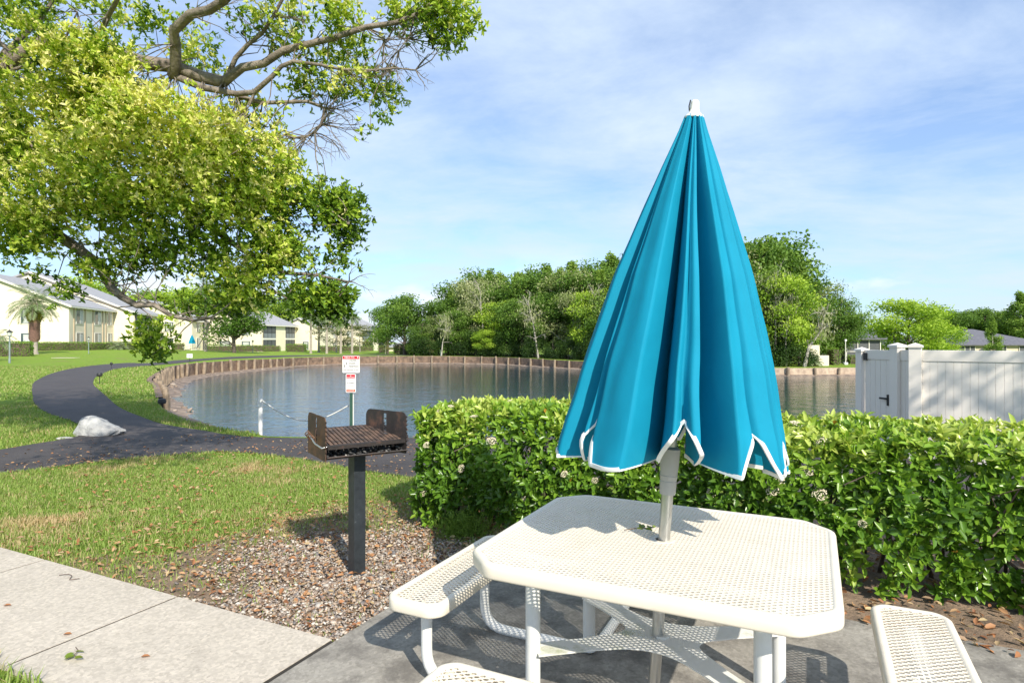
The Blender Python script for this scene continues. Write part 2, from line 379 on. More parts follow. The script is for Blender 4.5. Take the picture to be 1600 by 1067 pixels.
farc = [(-24.3, 43.0), (-25.4, 50), (-24.6, 58), (-22, 65), (-15, 69.5), (-4, 69.5)]
fo = [(x-1.1, y) for x, y in farc[:3]]+[(-23, 66), (-15.4, 70.7), (-4, 70.7)]; fi = [(x+1.1, y) for x, y in farc[:3]]+[(-21, 64.2), (-14.7, 68.4), (-4, 68.4)]
leftO = [(-14, 8.8)]; leftN = [(-14, 6.4)]
poly = catmull([*fo[::-1], *O, *leftO], .5, False)+catmull([*leftN, *NE, (1.5, 6.9), (6, 6.2), (11, 5.6)], .5, False)+catmull([(11, 10.2), (6, 10.35), (0, 10.35), (-3, 10.25), *I[:-1][::-1], *fi], .5, False)
poly = [tuple(p) for p in poly]
def sheet(name, poly, dz, mat, step=.8, kind='structure', zf=None, edge=.05):
    P = [Vector(p) for p in poly]; n = len(P); A = np.array(poly); ex = []
    x0, y0 = A.min(0); x1, y1 = A.max(0); X, Y = np.meshgrid(np.arange(x0+step/2, x1, step), np.arange(y0+step/2, y1, step)); X = X.ravel(); Y = Y.ravel()
    B = np.roll(A, -1, 0); ins = np.zeros(len(X), bool); mind = np.full(len(X), 1e9)
    for a, b in zip(A, B):
        ins ^= ((a[1] > Y) != (b[1] > Y)) & (X < (b[0]-a[0])*(Y-a[1])/(b[1]-a[1]+1e-12)+a[0])
        t = np.clip(((X-a[0])*(b[0]-a[0])+(Y-a[1])*(b[1]-a[1]))/(((b-a)**2).sum()+1e-9), 0, 1)
        mind = np.minimum(mind, np.hypot(X-a[0]-t*(b[0]-a[0]), Y-a[1]-t*(b[1]-a[1])))
    ok = ins & (mind > step*.3); P += [Vector((a, b)) for a, b in zip(X[ok], Y[ok])]
    v_, e_, f_, *_ = delaunay_2d_cdt(P, [(i, (i+1) % n) for i in range(n)], [], 0, 1e-6)
    A2 = np.array([(p[0], p[1]) for p in v_]); z = ground(A2[:, 0], A2[:, 1])+dz
    if zf: z = z+np.array([zf(a, b) for a, b in A2])
    mb = MB(); keep = []
    for f in f_:
        c = A2[list(f)].mean(0); i = False
        for a, b in zip(A, B):
            if ((a[1] > c[1]) != (b[1] > c[1])) and c[0] < (b[0]-a[0])*(c[1]-a[1])/(b[1]-a[1]+1e-12)+a[0]: i = not i
        if i: keep.append(tuple(f))
    mb.add([(a, b, c) for (a, b), c in zip(A2, z)], keep)
    zb = ground(A[:, 0], A[:, 1])
    for i in range(n):
        j = (i+1) % n; mb.add([(*A[i], zb[i]+dz), (*A[j], zb[j]+dz), (*A[j], zb[j]-edge), (*A[i], zb[i]-edge)], [(0, 1, 2, 3)])
    return tag(mb.build(name, mat, smooth=30), kind=kind)
sheet('path', poly, .022, AS)
# ------------------------------------------------------------------ pavement, patio, beds
def concrete(name, a, b, st, stm):
    m, nt, out = newmat(name); v = coords(nt)
    c = ramp(nt, noise_n(nt, v, 1.6, 7, .65), [(.3, a), (.7, b)])
    vo = N(nt, 'ShaderNodeTexVoronoi'); vo.inputs['Scale'].default_value = 62; nt.links.new(v, vo.inputs['Vector'])
    c = mixc(nt, .62, c, ramp(nt, vo.outputs['Color'], [(.0, (.62, .60, .57)), (.6, (1, .99, .97)), (1, (1.25, 1.22, 1.18))]), 'MULTIPLY')
    c = mixc(nt, ramp(nt, noise_n(nt, v, 220, 2, .8), [(.60, (0, 0, 0)), (.70, (.8, .8, .8))]), c, tuple(x*.55 for x in a))
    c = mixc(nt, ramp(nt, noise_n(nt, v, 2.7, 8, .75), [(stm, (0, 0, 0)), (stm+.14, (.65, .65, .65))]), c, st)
    bsdf(nt, out, c, .85, nrm=bump(nt, noise_n(nt, v, 140, 4, .7), .5, .004), spec=.3); return m
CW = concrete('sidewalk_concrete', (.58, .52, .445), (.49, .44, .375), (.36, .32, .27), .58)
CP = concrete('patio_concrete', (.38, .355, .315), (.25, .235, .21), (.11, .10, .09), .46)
mb = MB()
joints = [-14, -12.6, -11.1, -9.6, -8.1, -6.6, -5.12, -3.63, -2.35]
for a, b in zip(joints[:-1], joints[1:]):
    mb.prism([UN(a+.009, 1.66), UN(b-.009, 1.66), UN(b-.009, 2.585), UN(a+.009, 2.585)], -.08, .03)
tag(mb.build('sidewalk', CW), kind='structure')
tag(MB().prism([UN(-13.99, 1.67), UN(-2.337, 1.67), UN(-2.337, 2.575), UN(-13.99, 2.575)], -.05, .0265).build('sidewalk_subbase', simple('joint_dirt', (.04, .033, .026))), kind='structure')
bv = None
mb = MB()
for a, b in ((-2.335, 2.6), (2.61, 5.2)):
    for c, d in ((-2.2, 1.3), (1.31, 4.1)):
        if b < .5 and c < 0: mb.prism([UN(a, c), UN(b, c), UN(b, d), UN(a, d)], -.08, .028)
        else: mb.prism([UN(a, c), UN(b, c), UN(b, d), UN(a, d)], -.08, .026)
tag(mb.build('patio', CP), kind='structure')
gravel_poly = [G(*p) for p in [(60, 879.5), (140, 866), (260, 868), (340, 842), (420, 818), (520, 792), (600, 780), (690, 772), (760, 790)]]+[UN(-2.0, 4.6), UN(-2.336, 4.1), UN(-2.336, 2.587)]
def cleanpoly(P): return [tuple(map(float, p)) for p in P]
soil = simple('bed_soil', (.30, .21, .14), (.14, .10, .07), 6, .95, bmp=.8, bscale=50, bdist=.02)
sheet('gravel_bed', cleanpoly(gravel_poly), .006, soil, .25, edge=.0)
mulch_poly = [UN(-2.05, 4.11), UN(-2.3, 5.2), UN(-2.0, 6.1), UN(0, 6.3), UN(3, 6.3), UN(6, 6.3), UN(6, 4.11)]
sheet('mulch_bed', cleanpoly(mulch_poly), .010, soil, .4, edge=.0)
def inpoly(x, y, P):
    A = np.array(P); B = np.roll(A, -1, 0); ins = np.zeros(len(x), bool)
    for a, b in zip(A, B): ins ^= ((a[1] > y) != (b[1] > y)) & (x < (b[0]-a[0])*(y-a[1])/(b[1]-a[1]+1e-12)+a[0])
    return ins
# stones
STN = attrmat('gravel_stone', [(0, (.60, .53, .44)), (.15, (.38, .26, .17)), (.35, (.26, .23, .21)), (.5, (.68, .62, .54)), (.62, (.34, .20, .12)), (.8, (.16, .15, .15)), (1, (.52, .40, .29))], .7)
def stones(name, X, Y, Z, S, mat, label=None, flat=.6):
    ph = (1+5**.5)/2
    base = np.array([(-1, ph, 0), (1, ph, 0), (-1, -ph, 0), (1, -ph, 0), (0, -1, ph), (0, 1, ph), (0, -1, -ph), (0, 1, -ph), (ph, 0, -1), (ph, 0, 1), (-ph, 0, -1), (-ph, 0, 1)])/1.9
    fc = np.array([(0, 11, 5), (0, 5, 1), (0, 1, 7), (0, 7, 10), (0, 10, 11), (1, 5, 9), (5, 11, 4), (11, 10, 2), (10, 7, 6), (7, 1, 8), (3, 9, 4), (3, 4, 2), (3, 2, 6), (3, 6, 8), (3, 8, 9), (4, 9, 5), (2, 4, 11), (6, 2, 10), (8, 6, 7), (9, 8, 1)])
    n = len(X); an = RS.uniform(0, 6.28, n); sx = RS.uniform(.7, 1.35, n); sz = RS.uniform(.4, .8, n)*flat/.6
    V = np.repeat(base[None], n, 0)*(1+RS.normal(0, .13, (n, 12, 1))); V = V*np.stack([sx, 1/sx, sz], 1)[:, None]*S[:, None, None]
    c, s = np.cos(an)[:, None], np.sin(an)[:, None]; x = V[..., 0]*c-V[..., 1]*s; y = V[..., 0]*s+V[..., 1]*c
    ti = RS.normal(0, .25, n)[:, None]; z = V[..., 2]+x*ti
    V = np.stack([x+X[:, None], y+Y[:, None], z+Z[:, None]], 2); Fs = (np.arange(n)[:, None, None]*12+fc).reshape(-1, 3)
    return tag(npmesh(name, V.reshape(-1, 3), Fs, 3, mat, np.repeat(RS.uniform(0, 1, n), 12)), label, kind='stuff')
n = 46000; X = RS.uniform(-2.6, 0.4, n); Y = RS.uniform(3.2, 6.2, n); ok = inpoly(X, Y, gravel_poly)
dn = np.array([nz((a, b), 1.3, 3) for a, b in zip(X, Y)]); base_d = np.hypot(X+.95, (Y-4.05))
ok &= RS.uniform(size=n) < np.clip(1.55-base_d*1.05+dn*.9, .05, 1); X, Y = X[ok], Y[ok]
stones('gravel', X, Y, .012+RS.uniform(0, .012, len(X)), RS.gamma(2.8, .0019, len(X))+.003, STN, 'mixed grey, white and tan gravel round the barbecue post')
# fallen leaves, mulch chips
LIT = leafmat('dead_leaf', [(0, (.22, .09, .04)), (.35, (.38, .17, .07)), (.6, (.46, .28, .14)), (.8, (.30, .20, .12)), (1, (.55, .42, .22))], .12, .7)
def litter(name, X, Y, Z, S, mat, label):
    n = len(X); nr = unit(np.stack([RS.normal(0, .45, n), RS.normal(0, .45, n), np.ones(n)], 1)); ax = rndir(n); ax[:, 2] *= .25
    v_, f_, r_ = leafarr(np.stack([X, Y, Z], 1), ax, nr, S, S*.5, RS.uniform(0, 1, n))
    return tag(npmesh(name, v_, f_, 4, mat, r_), label, kind='stuff')
n = 9000; X = RS.uniform(-3.5, 6, n); Y = RS.uniform(2, 7.2, n); u_ = X*.898-Y*.44; n_ = X*.44+Y*.898
a = (n_ > 4.0) & (n_ < 6.2) & (u_ > -2.2); litter('mulch_chips', X[a], Y[a], .022+RS.uniform(0, .03, a.sum()), RS.uniform(.025, .07, a.sum()), LIT, 'reddish brown dead leaves and bark chips under the long hedge')
n = 17000; X = RS.uniform(-7, .6, n); Y = RS.uniform(3.2, 10.5, n); dn = np.array([nz((p, q), .7, 11) for p, q in zip(X, Y)]); u_ = X*.898-Y*.44; n_ = X*.44+Y*.898
dens = np.clip(.22+.8*dn, 0.05, 1)+.75*np.exp(-((n_-3.15)/.5)**2)*(u_ > -5.2)+.6*np.exp(-((X+.9)**2+(Y-5.2)**2)/.8)
dens += .4*inpoly(X, Y, gravel_poly); a = (n_ > 2.62) & (RS.uniform(size=n) < dens) & (n_ > 0) & ~((u_ > -2.33) & (n_ < 4.1)); litter('leaf_litter', X[a], Y[a], .02+RS.uniform(0, .03, a.sum()), RS.uniform(.02, .055, a.sum()), LIT, 'scattered brown leaves lying in the grass, gravel and on the asphalt')
# grass blades
GR = leafmat('grass_blade', [(0, (.58, .44, .25)), (.18, (.48, .41, .19)), (.3, (.29, .37, .09)), (.65, (.17, .29, .04)), (1, (.38, .48, .13))], .35, .5, .3)
POLY = np.array(poly)
def grass(name, n, box, Lm, Wm, mask, label, dryk=1.0, lift=0):
    X = RS.uniform(box[0], box[1], n); Y = RS.uniform(box[2], box[3], n); px = np.abs(X/np.maximum(Y, .1)) < 1.0
    X, Y = X[px], Y[px]; ok = mask(X, Y); X, Y = X[ok], Y[ok]
    ok = ~inpoly(X, Y, poly); X, Y = X[ok], Y[ok]; s, k = sdist(X, Y); ok = s > .06; X, Y, s, k = X[ok], Y[ok], s[ok], k[ok]
    d1 = np.array([nz((a, b), .9, 5)+.5*nz((a, b), 3.1, 9) for a, b in zip(X, Y)])
    m_ = len(X); Z = ground(X, Y, s, k); L = Lm*RS.uniform(.5, 1.3, m_)*(1+.35*d1); W = Wm*RS.uniform(.7, 1.3, m_)
    az = RS.uniform(0, 6.28, m_); lean = np.abs(RS.normal(.55, .35, m_)); dx, dy = np.cos(az), np.sin(az)
    D = np.stack([dx*np.sin(lean), dy*np.sin(lean), np.cos(lean)], 1); S = np.stack([-dy, dx, 0*dx], 1)*W[:, None]/2
    P = np.stack([X, Y, Z], 1); M = P+D*(L*.55)[:, None]; D2 = unit(D+np.stack([dx, dy, -.35+0*dx], 1)*.5); T = M+D2*(L*.5)[:, None]
    V = np.stack([P-S, P+S, M+S*.8, M-S*.8, T], 1); b = np.arange(m_)[:, None]*5
    Fq = b+np.array([0, 1, 2, 3]); Ft = b+np.array([3, 2, 4, 4])
    c = np.clip(.62+.32*RS.normal(size=m_)-np.clip(d1-.10, 0, 1)*1.15*dryk, 0, 1)
    # tris as second mesh layer kept in one object through 4-gons split: use triangles only
    Tq = np.concatenate([b+np.array([0, 1, 2]), b+np.array([0, 2, 3]), b+np.array([3, 2, 4])])
    return tag(npmesh(name, V.reshape(-1, 3), Tq, 3, GR, np.repeat(c, 5)), label, kind='stuff')
def mk_near(X, Y):
    n_ = X*.44+Y*.898; u_ = X*.898-Y*.44
    inb = inpoly(X, Y, gravel_poly); e = np.array([nz((a, b), 2.2, 2) for a, b in zip(X, Y)])
    inb = inb & (RS.uniform(size=len(X)) < np.clip(1.5-1.25*np.hypot(X+.85, Y-4.1)+1.2*e+.35, 0, 1)); keep = (n_ > 2.60) & ~((X > -4.2) & (Y > 9.9))
    bare = np.exp(-((X+1.9)**2+(Y-4.25)**2)/.9)*1.0+np.exp(-((X+.9)**2+(Y-5.3)**2)/1.2)*.7
    keep &= (~inb) | (RS.uniform(size=len(X)) < .035+.25*(e > .33)); keep &= RS.uniform(size=len(X)) > np.clip(bare+e*.35, 0, .88)
    keep &= ~((u_ > -2.2) & (n_ > 4.0) & (n_ < 6.2)); keep &= ~((u_ > -2.33) & (n_ < 4.15))
    return keep
grass('grass', 300000, (-7.2, .8, 3.1, 8.6), .05, .0055, mk_near, 'short patchy green and straw coloured turf between pavement and asphalt path')
grass('grass', 170000, (-13, 2, 8.6, 17), .06, .010, lambda X, Y: ~((X > -4.4) & (Y > 9.5)), 'shaded green turf beyond the asphalt path by the lake', .6)
grass('grass', 130000, (-34, -4, 17, 38), .075, .022, lambda X, Y: np.ones(len(X), bool), 'sunny mown turf either side of the winding path', .4)
grass('grass', 1500, (-3.4, -2.2, 2.6, 3.2), .09, .007, lambda X, Y: (X*.44+Y*.898 < 1.66), 'tuft of green grass at the near edge of the pavement', .2)
# ------------------------------------------------------------------ picnic table
CREAM = simple('cream_plastisol', (.77, .70, .58), (.66, .58, .46), 5, .40, bmp=.08, bscale=30, bdist=.002, detail=9, lo=.5, hi=.95)
WHT = simple('white_powder_coat', (.78, .78, .76), (.70, .70, .66), 4, .35, bmp=.05)
m, nt, out = newmat('white_plate_algae'); v = coords(nt)
c = mixc(nt, ramp(nt, noise_n(nt, v, 5, 6, .7), [(.52, (0, 0, 0)), (.7, (.8, .8, .8))]), (.74, .73, .68), (.30, .33, .16)); bsdf(nt, out, c, .5); ALG = m
CHR = simple('steel_pole', (.62, .62, .60), (.48, .48, .45), 6, .28, .85, bmp=.03)
TC = (-.62, 2.80)
def tab(u, n): return UN(TC[0]+u, TC[1]+n)
def L2(u, n, z): p = (u, n, z); return p
TB = empty('picnic_table', (*UN(*TC), 0), math.atan2(UY, UX), 'cream perforated metal picnic table with four fixed benches and open parasol hole', 'picnic table')
def rpoly(hx, hy, cut, rr, seg=5):
    P = [(-hx, -hy+cut), (-hx+cut, -hy), (hx-cut, -hy), (hx, -hy+cut), (hx, hy-cut), (hx-cut, hy), (-hx+cut, hy), (-hx, hy-cut)]
    out = []; n = len(P)
    for i in range(n):
        p = Vector(P[i]); a = (Vector(P[i-1])-p).normalized(); b = (Vector(P[(i+1) % n])-p).normalized()
        rr_ = min(rr, (Vector(P[i-1])-p).length*.45, (Vector(P[(i+1) % n])-p).length*.45)
        p0 = p+a*rr_; p1 = p+b*rr_
        for k in range(seg+1):
            t = k/seg; out.append(tuple((1-t)**2*p0+2*t*(1-t)*p+t*t*p1))
    return out
def offset(P, d):
    n = len(P); out = []
    for i in range(n):
        a = Vector(P[i-1]); b = Vector(P[(i+1) % n]); t = (b-a).normalized(); nr = Vector((t.y, -t.x)); out.append((P[i][0]+nr.x*d, P[i][1]+nr.y*d))
    return out
RIMP = [(-.040, -.006), (-.036, .000), (-.024, .004), (-.012, .003), (-.004, -.003), (0, -.012), (0, -.030), (0, -.050), (-.003, -.057), (-.010, -.060), (-.018, -.058), (-.018, -.05), (-.012, -.02), (-.04, -.012)]
def rim(P, z):
    mb = MB(); loops = [[(*q, z+dz) for q in offset(P, d)] for d, dz in RIMP]; n = len(P); vs = [q for l in loops for q in l]; k = len(loops)
    fs = [(a*n+i, ((a+1) % k)*n+i, ((a+1) % k)*n+(i+1) % n, a*n+(i+1) % n) for a in range(k) for i in range(n)]
    return mb.add(vs, fs)
def perf(P, z, px, py, hole=None, sw=.60, ox=0, oy=0):
    inner = np.array(offset(P, -.030)); xs = np.array(P); x0, y0 = xs.min(0); x1, y1 = xs.max(0); vs = []; fs = []; C = []
    i0 = int(-(x1-x0)/px)-2
    for row in range(int((y1-y0)/(py/2))+4):
        for c_ in range(int((x1-x0)/px)+4): C.append((x0+(c_-1)*px+(px/2 if row % 2 else 0), y0+(row-1)*py/2))
    C = np.array(C); ok = inpoly(C[:, 0], C[:, 1], inner)
    if hole is not None: ok &= np.hypot(C[:, 0]-hole[0], C[:, 1]-hole[1]) > hole[2]
    h = [(math.cos(a)*px*.5*sw*(1 if k % 2 == 0 else .98), math.sin(a)*py*.5*sw*(1 if k % 2 == 0 else 1.0)) for k, a in enumerate(np.arange(8)*math.pi/4)]
    for x, y in C[ok]:
        k = len(vs); vs += [(x+px/2, y, z), (x, y+py/2, z), (x-px/2, y, z), (x, y-py/2, z)]+[(x+a, y+b, z) for a, b in h]
        for s in range(4): fs.append((k+s, k+(s+1) % 4, k+4+(2*s+2) % 8, k+4+(2*s+1) % 8, k+4+2*s))
    return MB().add(vs, fs)
def solid(o, t):
    md = o.modifiers.new('thickness', 'SOLIDIFY'); md.thickness = t; md.offset = -1; return o
top = rpoly(.71, .62, .135, .04)
tt = rim(top, .756).build('tabletop_rim', CREAM, TB, 50)
pf = solid(perf(top, .757, .036, .0245, (0, 0, .035), sw=.52).build('tabletop', CREAM, TB), .003)
MB().lathe([(.030, .748), (.055, .748), (.058, .756), (.055, .759), (.030, .759), (.030, .748)], seg=28).build('parasol_ring', CREAM, TB, 40)
bn = [(-1.055, 0.065, .155, .525), (1.0, 0.0, .155, .49), (0, -.955, .64, .155), (0, .96, .64, .155)]
for (u, n_, hx, hy) in bn:
    be = empty('bench', (u, n_, 0)); be.parent = TB
    bp = rpoly(hx, hy, .05, .06)
    rim(bp, .45).build('bench_rim', CREAM, be, 50)
    solid(perf(bp, .451, .038, .027, sw=.66).build('bench_seat', CREAM, be), .003)
corners = [(-.47, -.37), (.45, -.37), (-.44, .28), (.47, .30)]
for i, (u, n_) in enumerate(corners):
    MB().tube([(u, n_, .035), (u, n_, .70)], .032, 16).build('leg', WHT, TB, 40)
    su, sn = (1 if u > 0 else -1), (1 if n_ > 0 else -1)
    # tube from side bench down, along the slab, bending under the table to the other bench
    bu = 1.0*su if u > 0 else -1.055; ny = n_*.95 if n_ > 0 else n_*.85; uu = u+.0
    def bend(a, b, c, k=6, r=.13):
        a, b, c = Vector(a), Vector(b), Vector(c); p0 = b+(a-b).normalized()*r; p1 = b+(c-b).normalized()*r
        return [tuple((1-t)**2*p0+2*t*(1-t)*b+t*t*p1) for t in [j/k for j in range(k+1)]]
    A0 = (bu, ny, .395); A1 = (bu+.0, ny, .045); A2 = (u, n_-.0*sn, .045); A3 = (u+.03*-su, .955*sn, .045); A4 = (u+.03*-su, .955*sn, .395)
    A2 = (u+.035*-su, ny, .045)
    MB().tube([A0]+bend(A0, A1, A2)+bend(A1, A2, A3, r=.12)+bend(A2, A3, A4)+[A4], .027, 14).build('bench_tube', WHT, TB, 40)
for (u, n_, hx, hy) in bn:
    # strap under each seat carrying the tubes
    if hx < hy: MB().box((u, n_, .393), (.05, hy*1.7, .012)).build('seat_strap', WHT, TB)
    else: MB().box((u, n_, .393), (hx*1.7, .05, .012)).build('seat_strap', WHT, TB)
for s in (-1, 1): MB().box((0, .34*s, .705), (1.2, .05, .02)).build('top_strap', WHT, TB)
# X shaped brace plate
order = [0, 1, 3, 2]; P = []
for q in range(4):
    a = Vector(corners[order[q]]); b = Vector(corners[order[(q+1) % 4]]); an = a.normalized(); bn_ = b.normalized()
    sa = Vector((-an.y, an.x))*.055; sb = Vector((bn_.y, -bn_.x))*.055
    p0 = a*.98+sa; p2 = b*.98+sb; m0 = (an+bn_).normalized()*.125
    c0 = a*.45+sa*1.1; c1 = b*.45+sb*1.1
    seq = [p0, a*.6+sa*1.0]; K = 10
    for k in range(K+1):
        t = k/K; pa = a*.42+sa*1.15; pb = b*.42+sb*1.15; seq.append((1-t)**2*pa+2*t*(1-t)*(m0*.85)+t*t*pb)
    seq += [b*.6+sb*1.0, p2]; P += [(s.x, s.y) for s in seq]
pl = MB().prism(P, .318, .324).build('brace_plate', ALG, TB)
MB().lathe([(.03, .324), (.038, .324), (.038, .334), (.03, .334)], seg=20).build('brace_collar', ALG, TB, 40)
# ------------------------------------------------------------------ parasol
TEAL, nt, out = newmat('teal_fabric'); v = coords(nt)
wv = N(nt, 'ShaderNodeTexWave'); wv.bands_direction = 'Z'; wv.inputs['Scale'].default_value = 160; nt.links.new(v, wv.inputs[0])
c = ramp(nt, noise_n(nt, v, 5, 6), [(.3, (.0, .225, .36)), (.7, (.002, .26, .41))])
p = bsdf(nt, None, c, .75, nrm=bump(nt, noise_n(nt, coords(nt, (60, 60, 220)), 3, 3), .35, .004), spec=.25)
t = N(nt, 'ShaderNodeBsdfTranslucent'); nt.links.new(c, t.inputs[0]); mx = N(nt, 'ShaderNodeMixShader'); mx.inputs[0].default_value = .06
nt.links.new(p.outputs[0], mx.inputs[1]); nt.links.new(t.outputs[0], mx.inputs[2]); nt.links.new(mx.outputs[0], out.inputs[0])
PIPE = simple('white_piping', (.82, .82, .80), (.78, .78, .76), 8, .6)
PLG = simple('grey_plastic', (.50, .49, .47), (.44, .43, .41), 8, .45); WPL = simple('white_plastic', (.80, .79, .76), (.74, .73, .70), 8, .4)
ub = (.633, 2.787)
UMB = empty('patio_umbrella', (ub[0], ub[1], .0), 0, 'closed teal parasol with white piping standing through the picnic table', 'umbrella')
UMB.rotation_euler = (0, math.atan(.0707), 0)
MB().tube([(0, 0, .028), (0, 0, 1.5)], .0262, 20).build('pole', CHR, UMB, 40)
MB().tube([(0, 0, 1.5), (0, 0, 2.66)], .019, 14).build('upper_pole', CHR, UMB, 40)
MB().lathe([(.028, .965), (.034, .965), (.036, .975), (.037, 1.02), (.0375, 1.024), (.036, 1.026), (.039, 1.045), (.0395, 1.05), (.038, 1.052), (.042, 1.10), (.043, 1.17), (.03, 1.18)], seg=28).build('crank_collar', PLG, UMB, 35)
fin = MB().lathe([(.02, 2.655), (.043, 2.658), (.045, 2.664), (.041, 2.673), (.026, 2.685), (.021, 2.70), (.019, 2.730), (.0175, 2.738), (.014, 2.742), (.004, 2.743)], seg=24).build('finial', WPL, UMB, 40)
MB().tube([(-.026, -.012, 2.69), (-.029, -.014, 2.71), (-.024, -.013, 2.738)], .003, 6).build('cord_loop', simple('black_cord', (.02, .02, .02)), UMB)
seams = [-152, -98, -46, 3.6, 42, 74, 118, 165]; vall = [(.5, .35, 9, 9), (.74, .42, 4, 8), (.665, .72, 5.5, 9), (.42, .76, 6, 7), (.5, .20, 3, 4.2), (.3, .45, 4, 5), (.5, .4, 8, 8), (.5, .4, 8, 8)]
prof = [(2.674, .040), (2.60, .064), (2.44, .124), (2.215, .203), (1.937, .298), (1.573, .396), (1.279, .462), (1.16, .478), (1.0, .485)]
def Rz(z): return float(np.interp(-z, [-a for a, _ in prof], [b for _, b in prof]))
NP = 60; cols = []
for i in range(8):
    s0 = seams[i]; s1 = seams[(i+1) % 8]+(360 if i == 7 else 0)
    for k in range(NP): cols.append((i, k/NP, s0+(s1-s0)*k/NP, s1-s0))
def cloth(i, t, ang, span, z, hemf):
    t0, dep, wl, wr = vall[i]; ta = (ang-(seams[i]+span*t0)); g = max(0, 1-abs(ta)/(wl*1.5 if ta < 0 else wr*1.35)); g = g**1.2*(1-.25*g)/.75 if g > 0 else 0; tfac = min(1, (2.70-z)/.5)
    ds = min(t, 1-t)*span; crease = .075*math.exp(-(ds/2.2)**2)
    bulge = .035*math.sin(math.pi*t)+.018*math.sin(3*math.pi*t+i)
    small = .012*math.sin(ang*.31+i*2.1)*tfac
    r = Rz(z)*(1-dep*g*(.55+.45*tfac)-crease*(1+.6*hemf)+bulge+small+.008*nz((ang*.03, z*2.2, i), 1.0)*2+.010*nz((ang*.12, z*5.5, 3.3), 1.0)*tfac)
    # cloth near the hem relaxes
    sway = .012*math.sin(z*9+i)*hemf
    a = R(ang-14.4+1.6*math.sin(z*3.1+i)*tfac)
    return (r*math.sin(a)+sway, -r*math.cos(a), z)
def hemz(i, t, ang, span):
    back = .5-.5*math.cos(R(ang)); ds = min(t, 1-t)*span; w_ = 11.0 if i in (3, 4) or (i == 2 and t > .5) else (6.0 if i == 1 or (i == 2) else 9)
    h = 1.135+.02*math.cos(R(ang-20)*2)-.0*back; q = max(0, 1-ds/w_); up = .185*(q**.9) if q > 0 else 0
    g = math.exp(-((ang-(seams[i]+span*vall[i][0]))/(vall[i][2]*1.5))**2)
    return h+up+.02*g-.012*math.sin(math.pi*t)
vs = []; NZ = 46; nc = len(cols)
hz = [hemz(*c_) for c_ in cols]
for j in range(NZ+1):
    f = j/NZ
    for q, (i, t, ang, span) in enumerate(cols):
        z = 2.672+(hz[q]-2.672)*f; vs.append(cloth(i, t, ang, span, z, max(0, f-.75)*4))
fs = [(j*nc+q, j*nc+(q+1) % nc, (j+1)*nc+(q+1) % nc, (j+1)*nc+q) for j in range(NZ) for q in range(nc)]
cp = MB().add(vs, fs).build('canopy', TEAL, UMB, 180)
hem = [Vector(vs[NZ*nc+q]) for q in range(nc)]; hem.append(hem[0]); hem.append(hem[1])
hv = []
for q in range(nc):
    p = hem[q]; o_ = Vector((p.x, p.y, 0)).normalized(); t_ = (hem[q+1]-hem[q-1 if q else nc-1]).normalized(); dn_ = t_.cross(o_).normalized()
    if dn_.z > 0: dn_ = -dn_
    for a, b in ((.0045, -.013), (.0055, 0), (.003, .004), (-.003, .004), (-.0045, -.004), (-.0035, -.013)): hv.append(p+o_*a+dn_*b)
MB().add(hv, [(q*6+k, q*6+(k+1) % 6, ((q+1) % nc)*6+(k+1) % 6, ((q+1) % nc)*6+k) for q in range(nc) for k in range(6)]).build('piping', PIPE, UMB, 60)
for i in range(8):
    a = R(seams[i]-14.4); mbr = MB().tube([(.03*math.sin(a), -.03*math.cos(a), 2.64), (.3*Rz(1.9)*math.sin(a), -.3*Rz(1.9)*math.cos(a), 1.9), (.3*Rz(1.35)*math.sin(a), -.3*Rz(1.35)*math.cos(a), 1.35)], .006, 6)
    mbr.build('rib', WPL, UMB, 40)
# ------------------------------------------------------------------ twig on the table, twigs on pavement
FR = leafmat('fresh_fallen_leaf', [(0, (.16, .24, .03)), (1, (.30, .38, .06))], .3)
BRK = simple('twig_bark', (.16, .11, .08), (.09, .065, .05), 20, .9)
def sprig(px, py, z, label, sc=1.0, rot=0):
    x, y = G(px, py, z); e = empty('fallen_sprig', (x, y, z), rot, label, 'twig')
    MB().tube([(-.07*sc, 0, .006), (-.02*sc, .012*sc, .008), (.03*sc, 0, .012), (.07*sc, .01*sc, .010)], .0022, 5).build('stem', BRK, e)
    n = 7; P = np.stack([np.linspace(-.01, .07, n)*sc, np.zeros(n), np.full(n, .010)], 1); ax = np.stack([np.full(n, .6), RS.choice([-1, 1], n)*1.0, RS.uniform(.0, .5, n)], 1)
    nr = unit(np.stack([RS.normal(0, .4, n), RS.normal(0, .4, n), np.ones(n)], 1)); v_, f_, r_ = leafarr(P, ax, nr, .045*sc, .02*sc, RS.uniform(0, 1, n))
    npmesh('leaves', v_, f_, 4, FR, r_, e)
sprig(998, 829, .766, 'small green leafy sprig lying on the tabletop near the pole', 1, .1)
sprig(117, 1022, .034, 'yellow green leaf on a bent stalk lying on the pavement slab', 1.1, -1.0)
x, y = G(110, 901, .034); tag(MB().tube(catmull([(x-.1, y+.03, .036), (x-.04, y+.035, .04), (x+.01, y, .04), (x+.03, y-.05, .036), (x+.09, y-.04, .04)], .02, False), .0025, 5).build('fallen_twig', BRK), 'thin dark curved twig on the pavement edge beside the grass', 'twig')
for (px, py, lb) in ((10, 946, 'single brown leaf on the pavement nearest the frame edge'), (104, 991, 'single brown leaf on the pavement just above the green sprig'), (226, 1026, 'single reddish brown leaf on the pavement beside the green sprig')):
    x, y = G(px, py, .034); v_, f_, r_ = leafarr(np.array([[x-.02, y, .036]]), np.array([[1, .2, .1]]), np.array([[.1, 0, 1.]]), .045, .028, np.array([.3])); tag(npmesh('fallen_leaf', v_, f_, 4, LIT, r_), lb, 'leaf')
